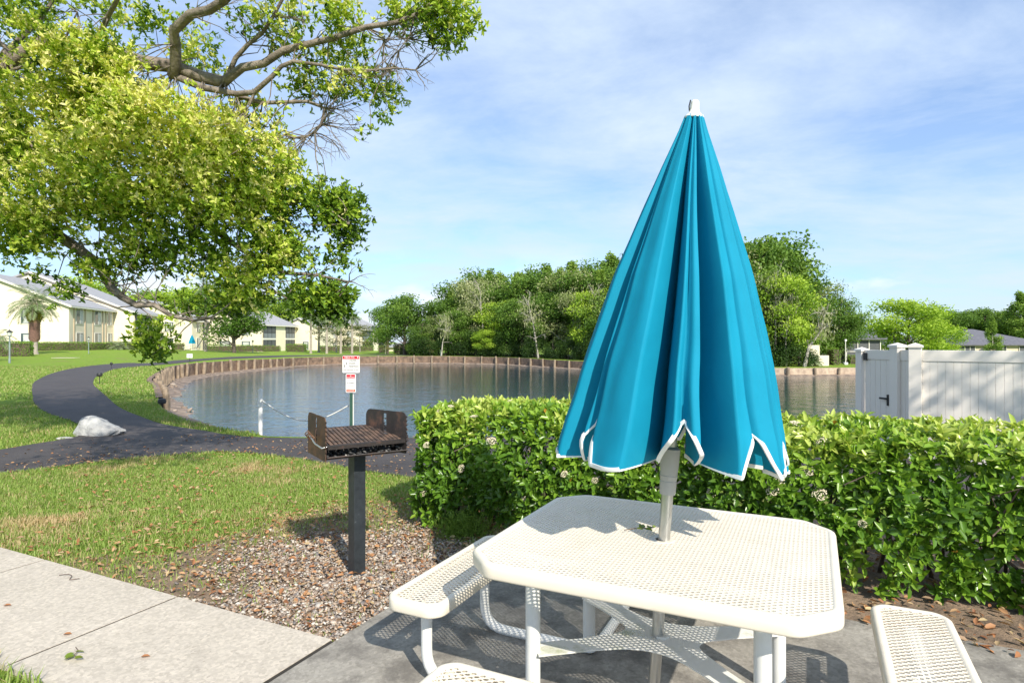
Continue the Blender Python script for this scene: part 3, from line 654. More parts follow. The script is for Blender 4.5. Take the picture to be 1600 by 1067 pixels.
# ------------------------------------------------------------------ barbecue grill
m, nt, out = newmat('rusty_steel'); v = coords(nt)
c = ramp(nt, noise_n(nt, v, 7, 7, .7), [(.3, (.035, .028, .026)), (.48, (.10, .058, .038)), (.6, (.17, .085, .045)), (.75, (.12, .09, .05))])
bsdf(nt, out, c, .62, .35, bump(nt, noise_n(nt, v, 60, 5), .5, .004)); RUST = m
m, nt, out = newmat('burnt_steel'); v = coords(nt)
c = ramp(nt, noise_n(nt, v, 8, 7, .7), [(.3, (.03, .028, .028)), (.55, (.055, .045, .042)), (.72, (.19, .10, .07))])
bsdf(nt, out, c, .55, .4, bump(nt, noise_n(nt, v, 60, 5), .5, .004)); BURN = m
BLK, nt, out = newmat('black_painted_steel'); v = coords(nt)
c = ramp(nt, noise_n(nt, v, 12, 8, .75), [(.3, (.018, .022, .026)), (.62, (.04, .048, .055)), (.72, (.16, .17, .18))]); bsdf(nt, out, c, .42, .2, bump(nt, noise_n(nt, v, 50, 4), .2, .003))
GRT = simple('grate_rust', (.20, .125, .09), (.06, .045, .04), 16, .75, .2, bmp=.7, bscale=70, lo=.38, hi=.6, detail=9)
gx, gy = -1.09, 4.34
GRL = empty('barbecue_grill', (gx, gy, 0), R(33), 'rusty steel charcoal grill box on a square black post in the gravel', 'barbecue')
MB().box((0, 0, .42), (.088, .088, .88), R(10), .004).build('post', BLK, GRL, 30)
MB().box((0, 0, .012), (.13, .13, .02), R(10), .004).build('footing', simple('footing_concrete', (.4, .38, .35)), GRL)
W2, D2_, zb = .28, .21, .875
fb = empty('firebox', (0, 0, 0)); fb.parent = GRL
mb = MB(); mb.box((0, 0, zb+.004), (2*W2, 2*D2_, .008)); mb.box((0, D2_, zb+.07), (2*W2-.01, .006, .13))
mb.add([(-W2, -D2_, zb+.002), (W2, -D2_, zb+.002), (W2, -D2_-.035, zb+.022), (-W2, -D2_-.035, zb+.022), (-W2, -D2_-.037, zb+.018), (W2, -D2_-.037, zb+.018)], [(0, 1, 2, 3), (3, 2, 5, 4), (4, 5, 1, 0)])
mb.build('tray', BURN, fb)
def side_plate(sx):
    # upright plate with rounded top corners, a notched slot and toothed front edge
    def half(y0, y1, z0, z1, rl, rr_, teeth):
        P = [(y1, z0)]
        if teeth:
            k = 7
            for j in range(k): za = z0+.05+(z1-z0-.09)*j/k; P += [(y1, za), (y1+.013, za+.012), (y1, za+.020)]
        P += [(y1, z1-rr_)]+[(y1-rr_+rr_*math.cos(a), z1-rr_+rr_*math.sin(a)) for a in np.linspace(.2, math.pi/2, 6)]
        P += [(y0+rl-rl*math.sin(a), z1-rl+rl*math.cos(a)) for a in np.linspace(0, math.pi/2-.01, 6)]+[(y0, z0)]
        return P
    mb = MB(); z0, z1 = zb-.012, zb+.275; s = 1
    for P in (half(.02, .21, z0, z1, .002, .05, False), half(-.215, -.012, z0, z1, .04, .002, False)):
        n = len(P); vs = [(sx*W2+dx, p[0], p[1]) for dx in (-.003, .003) for p in P]
        mb.add(vs, [tuple(range(n)), tuple(range(2*n-1, n-1, -1))]+[(i, n+i, n+(i+1) % n, (i+1) % n) for i in range(n)])
    mb.box((sx*W2, .004, z0+.04), (.006, .034, .08)); mb.box((sx*W2, .004, z1-.012), (.006, .034, .02))
    for j in range(5): mb.box((sx*W2, .004+(.008 if j % 2 else -.006), z0+.10+j*.032), (.0055, .016, .008), R(0))
    for j in range(8): za = z0+.05+j*.028; mb.add([(sx*W2-.003, -.213, za), (sx*W2-.003, -.228, za+.012), (sx*W2-.003, -.213, za+.018), (sx*W2+.003, -.213, za), (sx*W2+.003, -.228, za+.012), (sx*W2+.003, -.213, za+.018)], [(0, 1, 2), (5, 4, 3), (0, 3, 4, 1), (1, 4, 5, 2)])
    return mb
side_plate(-1).build('side_panel', RUST, fb); o = side_plate(1).build('side_panel', BURN, fb); hinge_ = Vector((W2, -.215, 0)); o.matrix_basis = Matrix.Translation(hinge_)@Matrix.Rotation(R(20), 4, 'Z')@Matrix.Translation(-hinge_)
gt = empty('grate', (0, 0, 0)); gt.parent = GRL; gt.matrix_basis = Matrix.Translation((0, -.2, zb+.09))@Matrix.Rotation(R(9), 4, 'X')@Matrix.Translation((0, .2, -zb-.09))
mb = MB(); zg = zb+.088
mb.box((0, -.205, zg), (2*W2-.02, .035, .008)); mb.box((0, .19, zg), (2*W2-.02, .02, .008)); mb.box((-W2+.018, 0, zg), (.014, .40, .012)); mb.box((W2-.018, 0, zg), (.014, .40, .012))
mb.box((0, -.223, zg-.008), (2*W2-.02, .004, .022))
mb.build('grate_frame', BURN, gt)
mb = MB()
for k in range(17): mb.box((-W2+.045+k*.0295, -.005, zg+.003), (.0225, .385, .007), 0, .002)
mb.box((0, -.06, zg-.006), (2*W2-.04, .02, .005)); mb.box((0, .09, zg-.006), (2*W2-.04, .02, .005))
mb.build('grate_bars', GRT, gt)
for sx in (-1, 1):
    hp = [(sx*(W2-.02), -.20, zg-.004), (sx*(W2+.02), -.20, zg-.012), (sx*(W2+.045), -.13, zg), (sx*(W2+.05), -.02, zg+.02), (sx*(W2+.06), .02, zg+.02)]
    MB().tube(hp, .006, 8).build('handle_rod', CHR if sx < 0 else BURN, gt, 50)
    cl = [(sx*(W2+.05)+.016*math.cos(a*1.9), -.05+.012*a*.9, zg+.018+.016*math.sin(a*1.9)) for a in np.linspace(0, 14*1.0, 90)][:90]
    MB().tube([(p[0], p[1]-.03, p[2]) for p in cl], .0035, 5).build('coil_handle', RUST, gt, 50)
n = 300; ASH = attrmat('charcoal_ash', [(0, (.02, .02, .02)), (.55, (.05, .05, .05)), (.88, (.07, .07, .07)), (1, (.42, .40, .38))])
o = stones('ash', RS.uniform(-.26, .26, n), RS.uniform(-.2, .19, n), RS.uniform(zb+.01, zb+.03, n), RS.uniform(.006, .017, n), ASH); o.parent = GRL; o['kind'] = 'stuff'
# ------------------------------------------------------------------ signs and bollards
def text(s, size, mat, parent, loc, ax='CENTER', sx=1.0):
    c = bpy.data.curves.new('lettering', 'FONT'); c.body = s; c.size = size; c.align_x = ax; c.align_y = 'CENTER'; c.extrude = .0004; c.offset = size*.012
    o = bpy.data.objects.new('lettering', c); COL.objects.link(o); c.materials.append(mat); o.parent = parent; o.location = loc; o.rotation_euler = (R(90), 0, 0); o.scale = (sx, 1, 1); me = bpy.data.meshes.new_from_object(o.evaluated_get(bpy.context.evaluated_depsgraph_get())); bpy.data.objects.remove(o)
    q = link('lettering', me, None, parent, loc); q.rotation_euler = (R(90), 0, 0); q.scale = (sx, 1, 1); return q
RED = simple('sign_red', (.62, .02, .04), (.58, .02, .04), 5, .4); ORG = simple('sign_orange_red', (.75, .10, .03), (.7, .09, .03), 5, .4)
SWH = simple('sign_white', (.80, .79, .78), (.76, .75, .74), 5, .4); INK = simple('sign_ink', (.03, .03, .035)); GRN = simple('green_post_paint', (.02, .07, .05), (.03, .09, .06), 9, .5)
D = 10.9; SG = empty('warning_sign_post', (at(549, D), D, 0), 0, 'green steel post by the water carrying two red and white warning signs', 'sign')
MB().box((0, 0, .20), (.045, .03, 1.5)).build('post', GRN, SG); MB().box((0, .02, .30), (.075, .012, .8)).build('post_backing', WHT, SG)
def plate(w, h, zc, x, nm):
    P = rpoly(w/2, h/2, .012, .01, 2); k = len(P); mb = MB(); mb.add([(p[0], 0, p[1]) for p in P]+[(p[0], -.003, p[1]) for p in P], [tuple(range(k)), tuple(range(2*k-1, k-1, -1))]+[(i, k+i, k+(i+1) % k, (i+1) % k) for i in range(k)])
    o = mb.build(nm, SWH, SG); o.location = (x, -.02, zc); return o
s1_ = plate(.305, .30, zat(569, D), .0, 'yield_sign')
MB().box((0, -.006, .118), (.29, .002, .05)).build('red_band', RED, s1_); text('YIELD TO', .042, SWH, s1_, (-.03, -.008, .118))
MB().add([(.105, -.008, .134), (.135, -.008, .134), (.12, -.008, .104)], [(0, 1, 2)]).build('yield_triangle', SWH, s1_)
for k, t_ in enumerate(('CHILDREN', 'JOGGERS', 'PEDESTRIANS')): text(t_, .034, INK, s1_, (-.035, -.005, .066-.052*k), 'LEFT', .82)
text('HAVE THE RIGHT OF WAY', .023, INK, s1_, (0, -.005, -.105))
for a, b in ((-.075, .01), (-.11, -.035)): MB().lathe([(.001, .03), (.007, .024), (.001, .018)], (a, -.006, b), 8).add([(a-.008, -.006, b+.016), (a+.008, -.006, b+.016), (a+.005, -.006, b-.02), (a-.004, -.006, b-.02)], [(0, 1, 2, 3)]).build('walking_figure', INK, s1_)
s2_ = plate(.178, .33, zat(598.5, D), -.004, 'danger_sign')
MB().box((0, -.006, .118), (.15, .002, .068)).build('red_band', RED, s2_)
MB().add([(-.012, -.008, .126), (.012, -.008, .126), (0, -.008, .146)], [(0, 1, 2)]).build('alert_triangle', SWH, s2_)
text('WARNING', .030, SWH, s2_, (0, -.008, .100))
for k, t_ in enumerate(('NO DIVING', 'NO SWIMMING', 'NO WADING')): text(t_, .020, INK, s2_, (0, -.005, .048-.045*k))
MB().box((0, -.006, -.128), (.15, .002, .045)).build('orange_band', ORG, s2_); text('DANGER', .03, SWH, s2_, (0, -.008, -.128))
for px, lb in ((407, 'thin white post at the water edge standing alone near the grass'), (548.5, 'thin white post at the water edge behind the green sign post')):
    D = 11.1; o = MB().tube([(0, 0, -.8), (0, 0, .755), (0, 0, .775)], [.036, .036, .022], 12).build('rope_post', WPL, None, 40, (at(px, D), D, 0)); tag(o, lb, 'bollard')
RP = simple('white_rope', (.72, .71, .68), (.6, .6, .57), 30, .8, bmp=.6, bscale=120); pr = []
for k in range(25):
    t = k/24; pr.append((at(410, 11.1)+(at(546, 11.1)-at(410, 11.1))*t, 11.08, .56-.10*t*.8-.32*math.sin(math.pi*t)*1.0))
tag(MB().tube(pr, .014, 6).build('rope', RP, None, 60), 'white rope sagging between the two thin white posts', 'rope')
# ------------------------------------------------------------------ long hedge
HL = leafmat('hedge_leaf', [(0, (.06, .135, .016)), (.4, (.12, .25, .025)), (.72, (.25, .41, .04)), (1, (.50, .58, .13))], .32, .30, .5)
BARK = simple('shrub_bark', (.14, .10, .075), (.07, .05, .04), 20, .9)
HED = empty('flowering_hedge', (0, 0, 0), 0, 'long waist high glossy green hedge with cream blossoms behind the picnic table', 'hedge')
hu0, hu1, hn0, hn1, hz0, hz1 = -3.12, 6.2, 4.50, 5.62, .04, 1.02
def hs(n, front=True):
    """surface samples of the hedge body"""
    P = []; A = []
    k1, k2, k3, k4 = int(n*.46), int(n*.28), int(n*.06), int(n*.20)
    def bumpy(u, z): return .17*nz((u, z, 0), 1.5, 4)+.10*nz((u, z, 3), 4.0)
    for _ in range(k1):
        u = RS.uniform(hu0+.05, hu1); z = hz0+(hz1-hz0)*RS.uniform(.0, 1); q = (z-hz0)/(hz1-hz0); b = bumpy(u, z)
        n_ = hn0-b+.16*(1-q)**2+abs(RS.normal(0, .05)); 
        if z < .22 and nz((u, 0, 7), 1.8)+.4*nz((u, z, 2), 5) > .12 and RS.uniform() < .6: continue
        P.append((u, n_, z)); A.append((RS.normal(0, .45), -1, .35+.5*q+RS.normal(0, .35)))
    for _ in range(k2):
        u = RS.uniform(hu0+.05, hu1); n_ = RS.uniform(hn0, hn1); z = hz1+.05*nz((u, n_, 1), 1.3, 2)+.035*nz((u, n_, 5), 5)-.10*max(0, (hn0+.1-n_)/.1)
        P.append((u, n_, z-abs(RS.normal(0, .03)))); A.append((RS.normal(0, .4), RS.normal(-.1, .4), 1))
    for _ in range(k3):
        n_ = RS.uniform(hn0, hn1); z = hz0+(hz1-hz0)*RS.uniform(.05, 1); P.append((hu0+.12*nz((n_, z, 0), 2), n_, z)); A.append((-1, RS.normal(0, .4), .4))
    for _ in range(k4):
        u = RS.uniform(hu0, hu1); P.append((u, RS.uniform(hn0+.05, hn1-.05), RS.uniform(.25, hz1-.06))); A.append((RS.normal(), RS.normal()-.4, RS.normal()+.5))
    P = np.array(P); A = np.array(A); f = lambda M: np.stack([M[:, 0]*UX+M[:, 1]*.44, M[:, 0]*UY+M[:, 1]*.898, M[:, 2]], 1)
    return f(P), f(A), P
P, A, Q = hs(10400)
tone = .40+.42*np.array([nz(p, 1.6, 8) for p in P])+.42*np.clip((Q[:, 2]-.70)/.30, 0, 1)+RS.normal(0, .10, len(P))  # tone rises near the hedge top, painting sunlight into the leaves
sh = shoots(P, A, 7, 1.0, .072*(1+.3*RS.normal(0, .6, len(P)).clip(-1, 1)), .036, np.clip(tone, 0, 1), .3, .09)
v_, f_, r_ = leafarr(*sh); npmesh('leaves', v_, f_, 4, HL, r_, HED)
YL = leafmat('hedge_yellow_leaf', [(0, (.5, .30, .04)), (1, (.50, .22, .06))], .3, .4)
i = RS.choice(len(P), 70); v_, f_, r_ = leafarr(P[i]+unit(A[i])*.03, A[i]+rndir(70)*.5, rndir(70), .06, .034, RS.uniform(0, 1, 70)); npmesh('yellowed_leaves', v_, f_, 4, YL, r_, HED)
mb = MB()
for k in range(120):
    u = hu0+.15+(hu1-hu0-.2)*k/120+RS.uniform(-.05, .05); n_ = RS.uniform(hn0+.25, hn1-.3); x, y = UN(u, n_); pth = [(x, y, .0)]
    for q in range(4): pth.append((pth[-1][0]+RS.normal(0, .06), pth[-1][1]+RS.normal(0, .05)-.03, pth[-1][2]+.2))
    mb.tube(pth, [.014, .011, .008, .006, .004], 5)
    for q in (1, 2, 3):
        b = pth[q]; mb.tube([b, (b[0]+RS.normal(0, .10), b[1]+RS.normal(-.04, .10), b[2]+.13), (b[0]+RS.normal(0, .16), b[1]+RS.normal(-.08, .14), b[2]+.26)], [.006, .004, .002], 4)
mb.build('stems', BARK, HED)
FL = simple('cream_blossom', (.72, .66, .50), (.60, .52, .36), 60, .7)
mb = MB()
for k in range(75):
    d = rndir(1)[0]; a, b = RS.uniform(0, 6.28), RS.uniform(0, 1)**.5*.030; c0 = np.array([b*math.cos(a), b*math.sin(a), .016*(1-(b/.034)**2)]); s = RS.uniform(.0025, .0045)
    mb.add([c0+s*np.array(q) for q in ((1, 0, 0), (0, 1, 0), (-1, 0, 0), (0, -1, 0), (0, 0, 1), (0, 0, -1))], [(0, 1, 4), (1, 2, 4), (2, 3, 4), (3, 0, 4), (1, 0, 5), (2, 1, 5), (3, 2, 5), (0, 3, 5)])
for k in range(7): a = k*.9; mb.tube([(0, 0, -.04), (.018*math.cos(a), .018*math.sin(a), .008)], .0012, 3)
fl0 = mb.build('flower_cluster', FL, HED)
cand_i = [i for i in range(len(P)) if Q[i, 1] < hn0+.2 or Q[i, 2] > .95]
for k, i in enumerate(RS.choice(cand_i, 96, replace=False)):
    o = fl0 if k == 0 else fl0.copy()
    if k: COL.objects.link(o)
    o.parent = HED; o.location = tuple(P[i]+unit(A[i:i+1])[0]*.055); s = RS.uniform(.8, 1.7); o.scale = (s, s, s); q = Vector(A[i]).to_track_quat('Z', 'Y').to_euler(); o.rotation_euler = q
# fine ferny weed at hedge foot
FW = leafmat('feathery_weed_leaf', [(0, (.16, .28, .03)), (1, (.36, .52, .09))], .4)
x, y = G(725, 838); n = 2600; P2 = np.stack([x+RS.normal(0, .085, n), y+RS.normal(0, .06, n), np.abs(RS.normal(.07, .05, n))], 1); v_, f_, r_ = leafarr(P2, rndir(n)+np.array([0, -.2, .9]), rndir(n), .05, .004, RS.uniform(0, 1, n))
tag(npmesh('feathery_weed', v_, f_, 4, FW, r_), 'soft feathery light green weed at the end of the long hedge', 'plant')
# ------------------------------------------------------------------ vinyl fence
VIN = simple('vinyl', (.84, .78, .71), (.80, .74, .67), 2, .4, bmp=.03)
HINGE = simple('black_hinge', (.02, .02, .02), (.03, .03, .03), 9, .5)
FN = empty('vinyl_fence', (0, 0, 0), 0, 'white vinyl privacy fence with a shaded gate and pyramid post caps', 'fence')
c0 = Vector((.653*8.5, 8.5)); fd = Vector((.8, -.6)); gd = Vector((-.20, .98)).normalized()
def fpost(p, top, ang, w_=.15):
    e = empty('post', (p[0], p[1], 0), ang); e.parent = FN
    MB().box((0, 0, (top-.05-.2)/2), (w_, w_, top-.05+.2), 0, .006).build('post_shaft', VIN, e)
    h = w_/2+.016; mb = MB(); mb.add([(-h, -h, top-.055), (h, -h, top-.055), (h, h, top-.055), (-h, h, top-.055), (-h, -h, top-.025), (h, -h, top-.025), (h, h, top-.025), (-h, h, top-.025), (0, 0, top+.012)],
       [(3, 2, 1, 0), (0, 1, 5, 4), (1, 2, 6, 5), (2, 3, 7, 6), (3, 0, 4, 7), (4, 5, 8), (5, 6, 8), (6, 7, 8), (7, 4, 8)]); mb.build('post_cap', VIN, e)
def panel(a, b, top, name, rail=.15, board=.088):
    d = b-a; L = d.length; d = d.normalized(); ang = math.atan2(d.y, d.x); m_ = (a+b)/2; e = empty(name, (a.x, a.y, 0), ang); e.parent = FN
    MB().box((L/2, 0, top-rail/2), (L, .045, rail), 0, .004).build('top_rail', VIN, e); MB().box((L/2, 0, .10), (L, .045, .14), 0, .004).build('bottom_rail', VIN, e)
    mb = MB(); k = max(1, int(round(L/board))); w_ = L/k
    for i in range(k): mb.box((w_*(i+.5), 0, (top-rail)/2+.08), (w_-.004, .022, top-rail-.12), 0, .003)
    mb.box((L/2, 0, (top-rail)/2+.08), (L, .012, top-rail-.12)); mb.build('board_infill', VIN, e); return e
fpost(c0, 1.60, math.atan2(fd.y, fd.x))
pc = c0+fd*2.44; panel(c0+fd*.078, pc-fd*.078, 1.51, 'fence_panel'); fpost(pc, 1.60, math.atan2(fd.y, fd.x)); p3 = pc+fd*2.44; panel(pc+fd*.078, p3-fd*.078, 1.51, 'fence_panel'); fpost(p3, 1.60, math.atan2(fd.y, fd.x))
ga_ = math.atan2(gd.y, gd.x)
def gpt(px, base, dr):                              # along the gate line at a photo column
    k = (px-HX)/F; t = (k*base.y-base.x)/(dr.x-k*dr.y); return base+dr*t
m1 = gpt(1402, c0, gd); m2 = gpt(1351, c0, gd)
panel(c0+gd*.078, m1-gd*.075, 1.51, 'short_panel'); fpost(m1, 1.60, ga_, .14)
g = panel(m1+gd*.09, m2-gd*.02, 1.50, 'gate', .14, .10); fpost(m2+gd*.06, 1.53, ga_, .12)
Lg = ((m2-gd*.02)-(m1+gd*.09)).length
MB().box((.05, .03, .78), (.02, .02, .16)).box((.12, .045, .80), (.13, .016, .025)).build('latch', HINGE, g); MB().box((Lg-.03, .03, 1.40), (.06, .03, .11)).build('hinge', HINGE, g)
# ------------------------------------------------------------------ boulder
def blob(name, r, seed, mat, loc, rz, sub=3, amp=.3, parent=None):
    import bmesh
    bm = bmesh.new(); bmesh.ops.create_icosphere(bm, subdivisions=sub, radius=1)
    for v in bm.verts:
        n = v.co.copy(); d = 1+amp*nz(n, 1.1, seed)+amp*.45*nz(n, 2.6, seed)+.06*nz(n, 7, seed); v.co = Vector((n.x*r[0]*d, n.y*r[1]*d, max(n.z, -.4)*r[2]*d))
    me = bpy.data.meshes.new(name); bm.to_mesh(me); bm.free(); o = link(name, me, mat, parent, loc); o.rotation_euler = (0, 0, rz); me.polygons.foreach_set('use_smooth', [True]*len(me.polygons)); me.set_sharp_from_angle(angle=R(28)); return o
LIM = simple('limestone', (.46, .46, .45), (.22, .22, .225), 4, .85, bmp=1.0, bscale=9, bdist=.04, detail=8, lo=.4, hi=.75)
x, y = G(148, 681)
o = blob('boulder', (.43, .25, .21), 2.0, LIM, (x, y+.1, .05), R(-8), 4, .22)
for v in o.data.vertices: v.co.z *= float(np.interp(v.co.x, [-.45, -.3, -.15, 0, .15, .3, .45], [1.25, 1.45, 1.35, 1.12, .9, .75, .7]))
tag(o, 'pale grey limestone boulder where the asphalt paths meet', 'boulder')
x, y = G(103, 686); tag(blob('stone_slab', (.16, .06, .03), 5, LIM, (x, y, .01), .1, 2, .2), 'small flat pale stone in the grass beside the boulder', 'stone')
# ------------------------------------------------------------------ tree machinery
def tree_tube(mb, pts, r0, r1, seg=7, wob=.0):
    P = catmull(pts, .5, False); n = len(P); Q = []
    for i, p in enumerate(P): Q.append((p[0]+wob*nz(p, 1.2, 1), p[1]+wob*nz(p, 1.2, 9), p[2]+wob*nz(p, 1.2, 5)))
    mb.tube(Q, [r0+(r1-r0)*(i/(n-1))**.8 for i in range(n)], seg); return Q
BK_G = simple('grey_bark', (.30, .25, .205), (.13, .105, .085), 9, .9, bmp=.9, bscale=35, bdist=.02)
BK_W = simple('pale_bark', (.50, .46, .40), (.30, .27, .23), 5, .9, bmp=.5, bscale=20, bdist=.02)
BK_D = simple('dark_bark', (.12, .095, .075), (.07, .055, .045), 5, .9, bmp=.6, bscale=20, bdist=.03)
# big tree ---------------------------------------------------------
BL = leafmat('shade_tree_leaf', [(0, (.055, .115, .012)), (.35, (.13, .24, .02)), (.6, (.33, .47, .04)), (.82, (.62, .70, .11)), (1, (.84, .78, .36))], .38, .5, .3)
BIG = empty('shade_tree', (-9.8, 9.6, 0), 0, 'big spreading tree with yellow green new leaves and drooping grey limbs', 'tree')
BX, BY = -9.8, 9.6
def wp(px, py, d): return (at(px, d), d, zat(py, d))
limbs = []
def limb(L, r0, r1, d0=9.0, d1=None):
    n = len(L); d1 = d1 or d0; limbs.append(([wp(a, b, d0+(d1-d0)*i/(n-1)) for i, (a, b) in enumerate(L)], r0, r1))
mbt = MB()
trunk = [(BX, BY, -.1), (BX+.05, BY, 1.2), (BX+.3, BY-.1, 2.6), (BX+.9, BY-.2, 4.0)]
limbs.append((trunk, .42, .30))
limbs.append(([trunk[-1], (-8.2, 9.2, 5.0), wp(60, 60, 9), wp(150, 78, 9), wp(228, 98, 9)], .10, .09))
limb([(228, 98), (266, 102), (284, 109), (319, 122), (350, 131)], .10, .085)
limb([(350, 131), (361, 122), (378, 107), (410, 103), (445, 84), (480, 72), (515, 63), (571, 44), (620, 37), (648, 23), (676, 2), (700, -25)], .075, .02, 9, 8.2)
limb([(268, 118), (275, 100), (278, 70), (275, 49), (298, 21), (326, 14), (350, 0), (385, -40), (430, -90)], .085, .05, 9, 7.8)
limb([(354, 127), (368, 91), (385, 70), (406, 56), (425, 25), (450, -20)], .04, .02, 9, 8.5)
limb([(270, 118), (315, 138), (368, 150), (396, 145), (424, 122), (440, 108), (459, 100), (501, 105), (536, 111), (585, 110), (618, 107), (648, 110)], .055, .008, 9, 8.4)
limb([(375, 154), (410, 161), (450, 160), (480, 161), (508, 172), (501, 196), (492, 208), (480, 214), (460, 216), (445, 211)], .034, .012, 9)
limb([(620, 37), (600, 72), (612, 100), (630, 60)], .012, .005, 8.6)
limb([(570, 45), (600, 65), (640, 60), (675, 75)], .012, .004, 8.6)
limb([(648, 23), (642, 55), (625, 80), (615, 105)], .013, .004, 8.5)
limbs.append(([trunk[-2], (-8.4, 9.4, 3.9), wp(60, 230, 9.6), wp(180, 290, 9.7), wp(255, 310, 9.7), wp(290, 328, 9.6), wp(330, 355, 9.5), wp(370, 385, 9.4), wp(440, 425, 9.2), wp(500, 432, 9), wp(545, 440, 8.8)], .17, .012))
limbs.append(([trunk[-2], (-8.8, 9.3, 3.6), wp(-20, 330, 9.3), wp(60, 350, 9.3), wp(115, 385, 9.2), wp(150, 410, 9.1), wp(172, 450, 9), wp(190, 466, 9), wp(215, 479, 9), wp(240, 478, 8.9), wp(265, 497, 8.9), wp(300, 505, 8.8), wp(330, 500, 8.8)], .12, .015))
limb([(255, 310), (225, 330), (190, 340), (150, 330)], .04, .01, 9.5)
limb([(290, 328), (320, 400), (350, 430), (400, 440), (450, 470), (480, 475)], .04, .008, 9.4, 9.0)
limb([(0, 100), (30, 60), (60, 30), (90, -10)], .05, .02, 9.2)
limb([(-40, 40), (10, 75), (20, 110), (60, 90), (100, 60), (120, 20)], .045, .01, 9.0)
limb([(150, 78), (170, 20), (200, -30)], .05, .02, 9.0, 8)
limb([(368, 330), (420, 300), (470, 310), (520, 330), (545, 350)], .03, .006, 9.3, 9)
limbs.append(([wp(350, 0, 8.1), (-2.9, 6.5, 6.2), (-1.9, 5.0, 6.6), (-1.5, 3.4, 6.4)], .06, .02))
limbs.append(([(-8.2, 9.2, 5.0), (-6.5, 7.0, 6.4), (-4.5, 5.2, 6.9), (-3.0, 3.5, 6.7)], .12, .03))
limbs.append(([(-8.6, 9.4, 4.6), (-8.5, 7.0, 6.0), (-7.4, 5.0, 6.6)], .12, .03))
LP = []
def loc_(p): return (p[0]-BX, p[1]-BY, p[2])
for pts_, r0, r1 in limbs:
    q = tree_tube(mbt, [loc_(p) for p in pts_], r0, r1, 9, .06); LP += q
LP = np.array(LP)
# crown blobs: px, py, rx, ry, depth, depth radius, shoots, tone
BLB = [(0, 190, 110, 75, 9.0, 1.0, 620, .72), (110, 150, 90, 75, 8.9, .9, 620, .78), (55, 250, 110, 70, 8.8, .9, 600, .74), (185, 170, 80, 62, 8.9, .8, 480, .78), (260, 215, 90, 75, 8.8, .9, 640, .78), (160, 270, 100, 65, 8.7, .9, 560, .76),
       (340, 235, 75, 55, 8.9, .8, 420, .78), (400, 245, 62, 55, 9.0, .7, 330, .74), (425, 290, 50, 50, 9.1, .7, 260, .68), (330, 300, 80, 60, 8.9, .8, 420, .72), (40, 335, 95, 60, 8.8, .8, 470, .70), (250, 320, 80, 50, 9.1, .7, 300, .62), (130, 345, 80, 45, 8.9, .7, 280, .64),
       (-70, 260, 90, 130, 9.1, 1.2, 500, .66), (480, 320, 60, 38, 9.4, .6, 220, .36), (530, 345, 42, 42, 9.4, .5, 210, .32), (545, 305, 18, 22, 9.4, .3, 40, .3), (480, 375, 60, 32, 9.3, .6, 190, .45), (515, 400, 32, 22, 9.2, .4, 80, .5), (400, 360, 70, 40, 9.2, .7, 240, .6),
       (430, 400, 50, 28, 9.1, .5, 150, .62), (290, 385, 80, 38, 9.2, .6, 200, .5), (195, 395, 70, 35, 9.1, .6, 190, .55), (80, 385, 75, 20, 9.0, .6, 120, .62), (165, 420, 35, 14, 8.9, .4, 45, .55), (350, 422, 50, 25, 9.2, .6, 110, .62), (395, 452, 35, 34, 9.1, .5, 95, .58),
       (495, 465, 48, 28, 9.0, .4, 170, .26), (525, 470, 28, 22, 9.0, .3, 90, .3), (240, 525, 26, 30, 8.8, .3, 70, .5), (255, 548, 16, 14, 8.7, .2, 22, .35), (340, 476, 40, 24, 9.3, .6, 60, .4), (285, 468, 40, 22, 9.3, .5, 45, .4), (60, 428, 40, 8, 8.8, .3, 10, .4), (100, 455, 22, 12, 8.6, .2, 16, .4),
       (40, 62, 60, 26, 8.5, .4, 190, .62), (130, 78, 60, 26, 8.5, .4, 170, .66), (205, 98, 34, 18, 8.6, .3, 60, .7),
       (30, 40, 80, 45, 9.6, .9, 161, 0.52), (120, 30, 70, 45, 9.6, .8, 142, 0.55), (200, 55, 60, 45, 9.5, .8, 124, 0.60), (250, 20, 50, 35, 9.4, .7, 68, 0.52), (20, 105, 60, 30, 9.5, .6, 74, 0.55), (320, 95, 45, 28, 9.4, .6, 62, 0.70), (300, 60, 30, 25, 9.4, .5, 27, 0.55),
       (450, 35, 52, 35, 8.9, .7, 105, 0.62), (500, 20, 45, 28, 8.9, .6, 80, 0.62), (555, 25, 55, 28, 8.7, .6, 111, 0.65), (620, 15, 45, 22, 8.6, .5, 80, 0.62), (700, 28, 40, 36, 8.3, .5, 117, 0.60), (735, 30, 18, 22, 8.3, .3, 24, 0.60), (705, 70, 14, 10, 8.3, .2, 6, 0.55), (690, 5, 40, 22, 8.3, .4, 55, 0.60),
       (480, 85, 50, 28, 9.1, .6, 68, 0.60), (540, 80, 45, 22, 9.0, .5, 55, 0.60), (570, 130, 55, 26, 8.8, .5, 68, 0.60), (610, 145, 26, 26, 8.7, .4, 43, 0.60), (500, 130, 55, 22, 9.1, .5, 55, 0.52), (430, 130, 50, 20, 9.2, .5, 43, 0.60), (475, 185, 50, 20, 9.0, .5, 37, 0.55), (600, 172, 20, 10, 8.7, .2, 8, 0.60),
       (390, 175, 45, 22, 9.3, .5, 43, 0.60), (360, 20, 30, 20, 8.6, .5, 16, 0.50), (570, 205, 16, 8, 8.7, .2, 5, 0.60)]
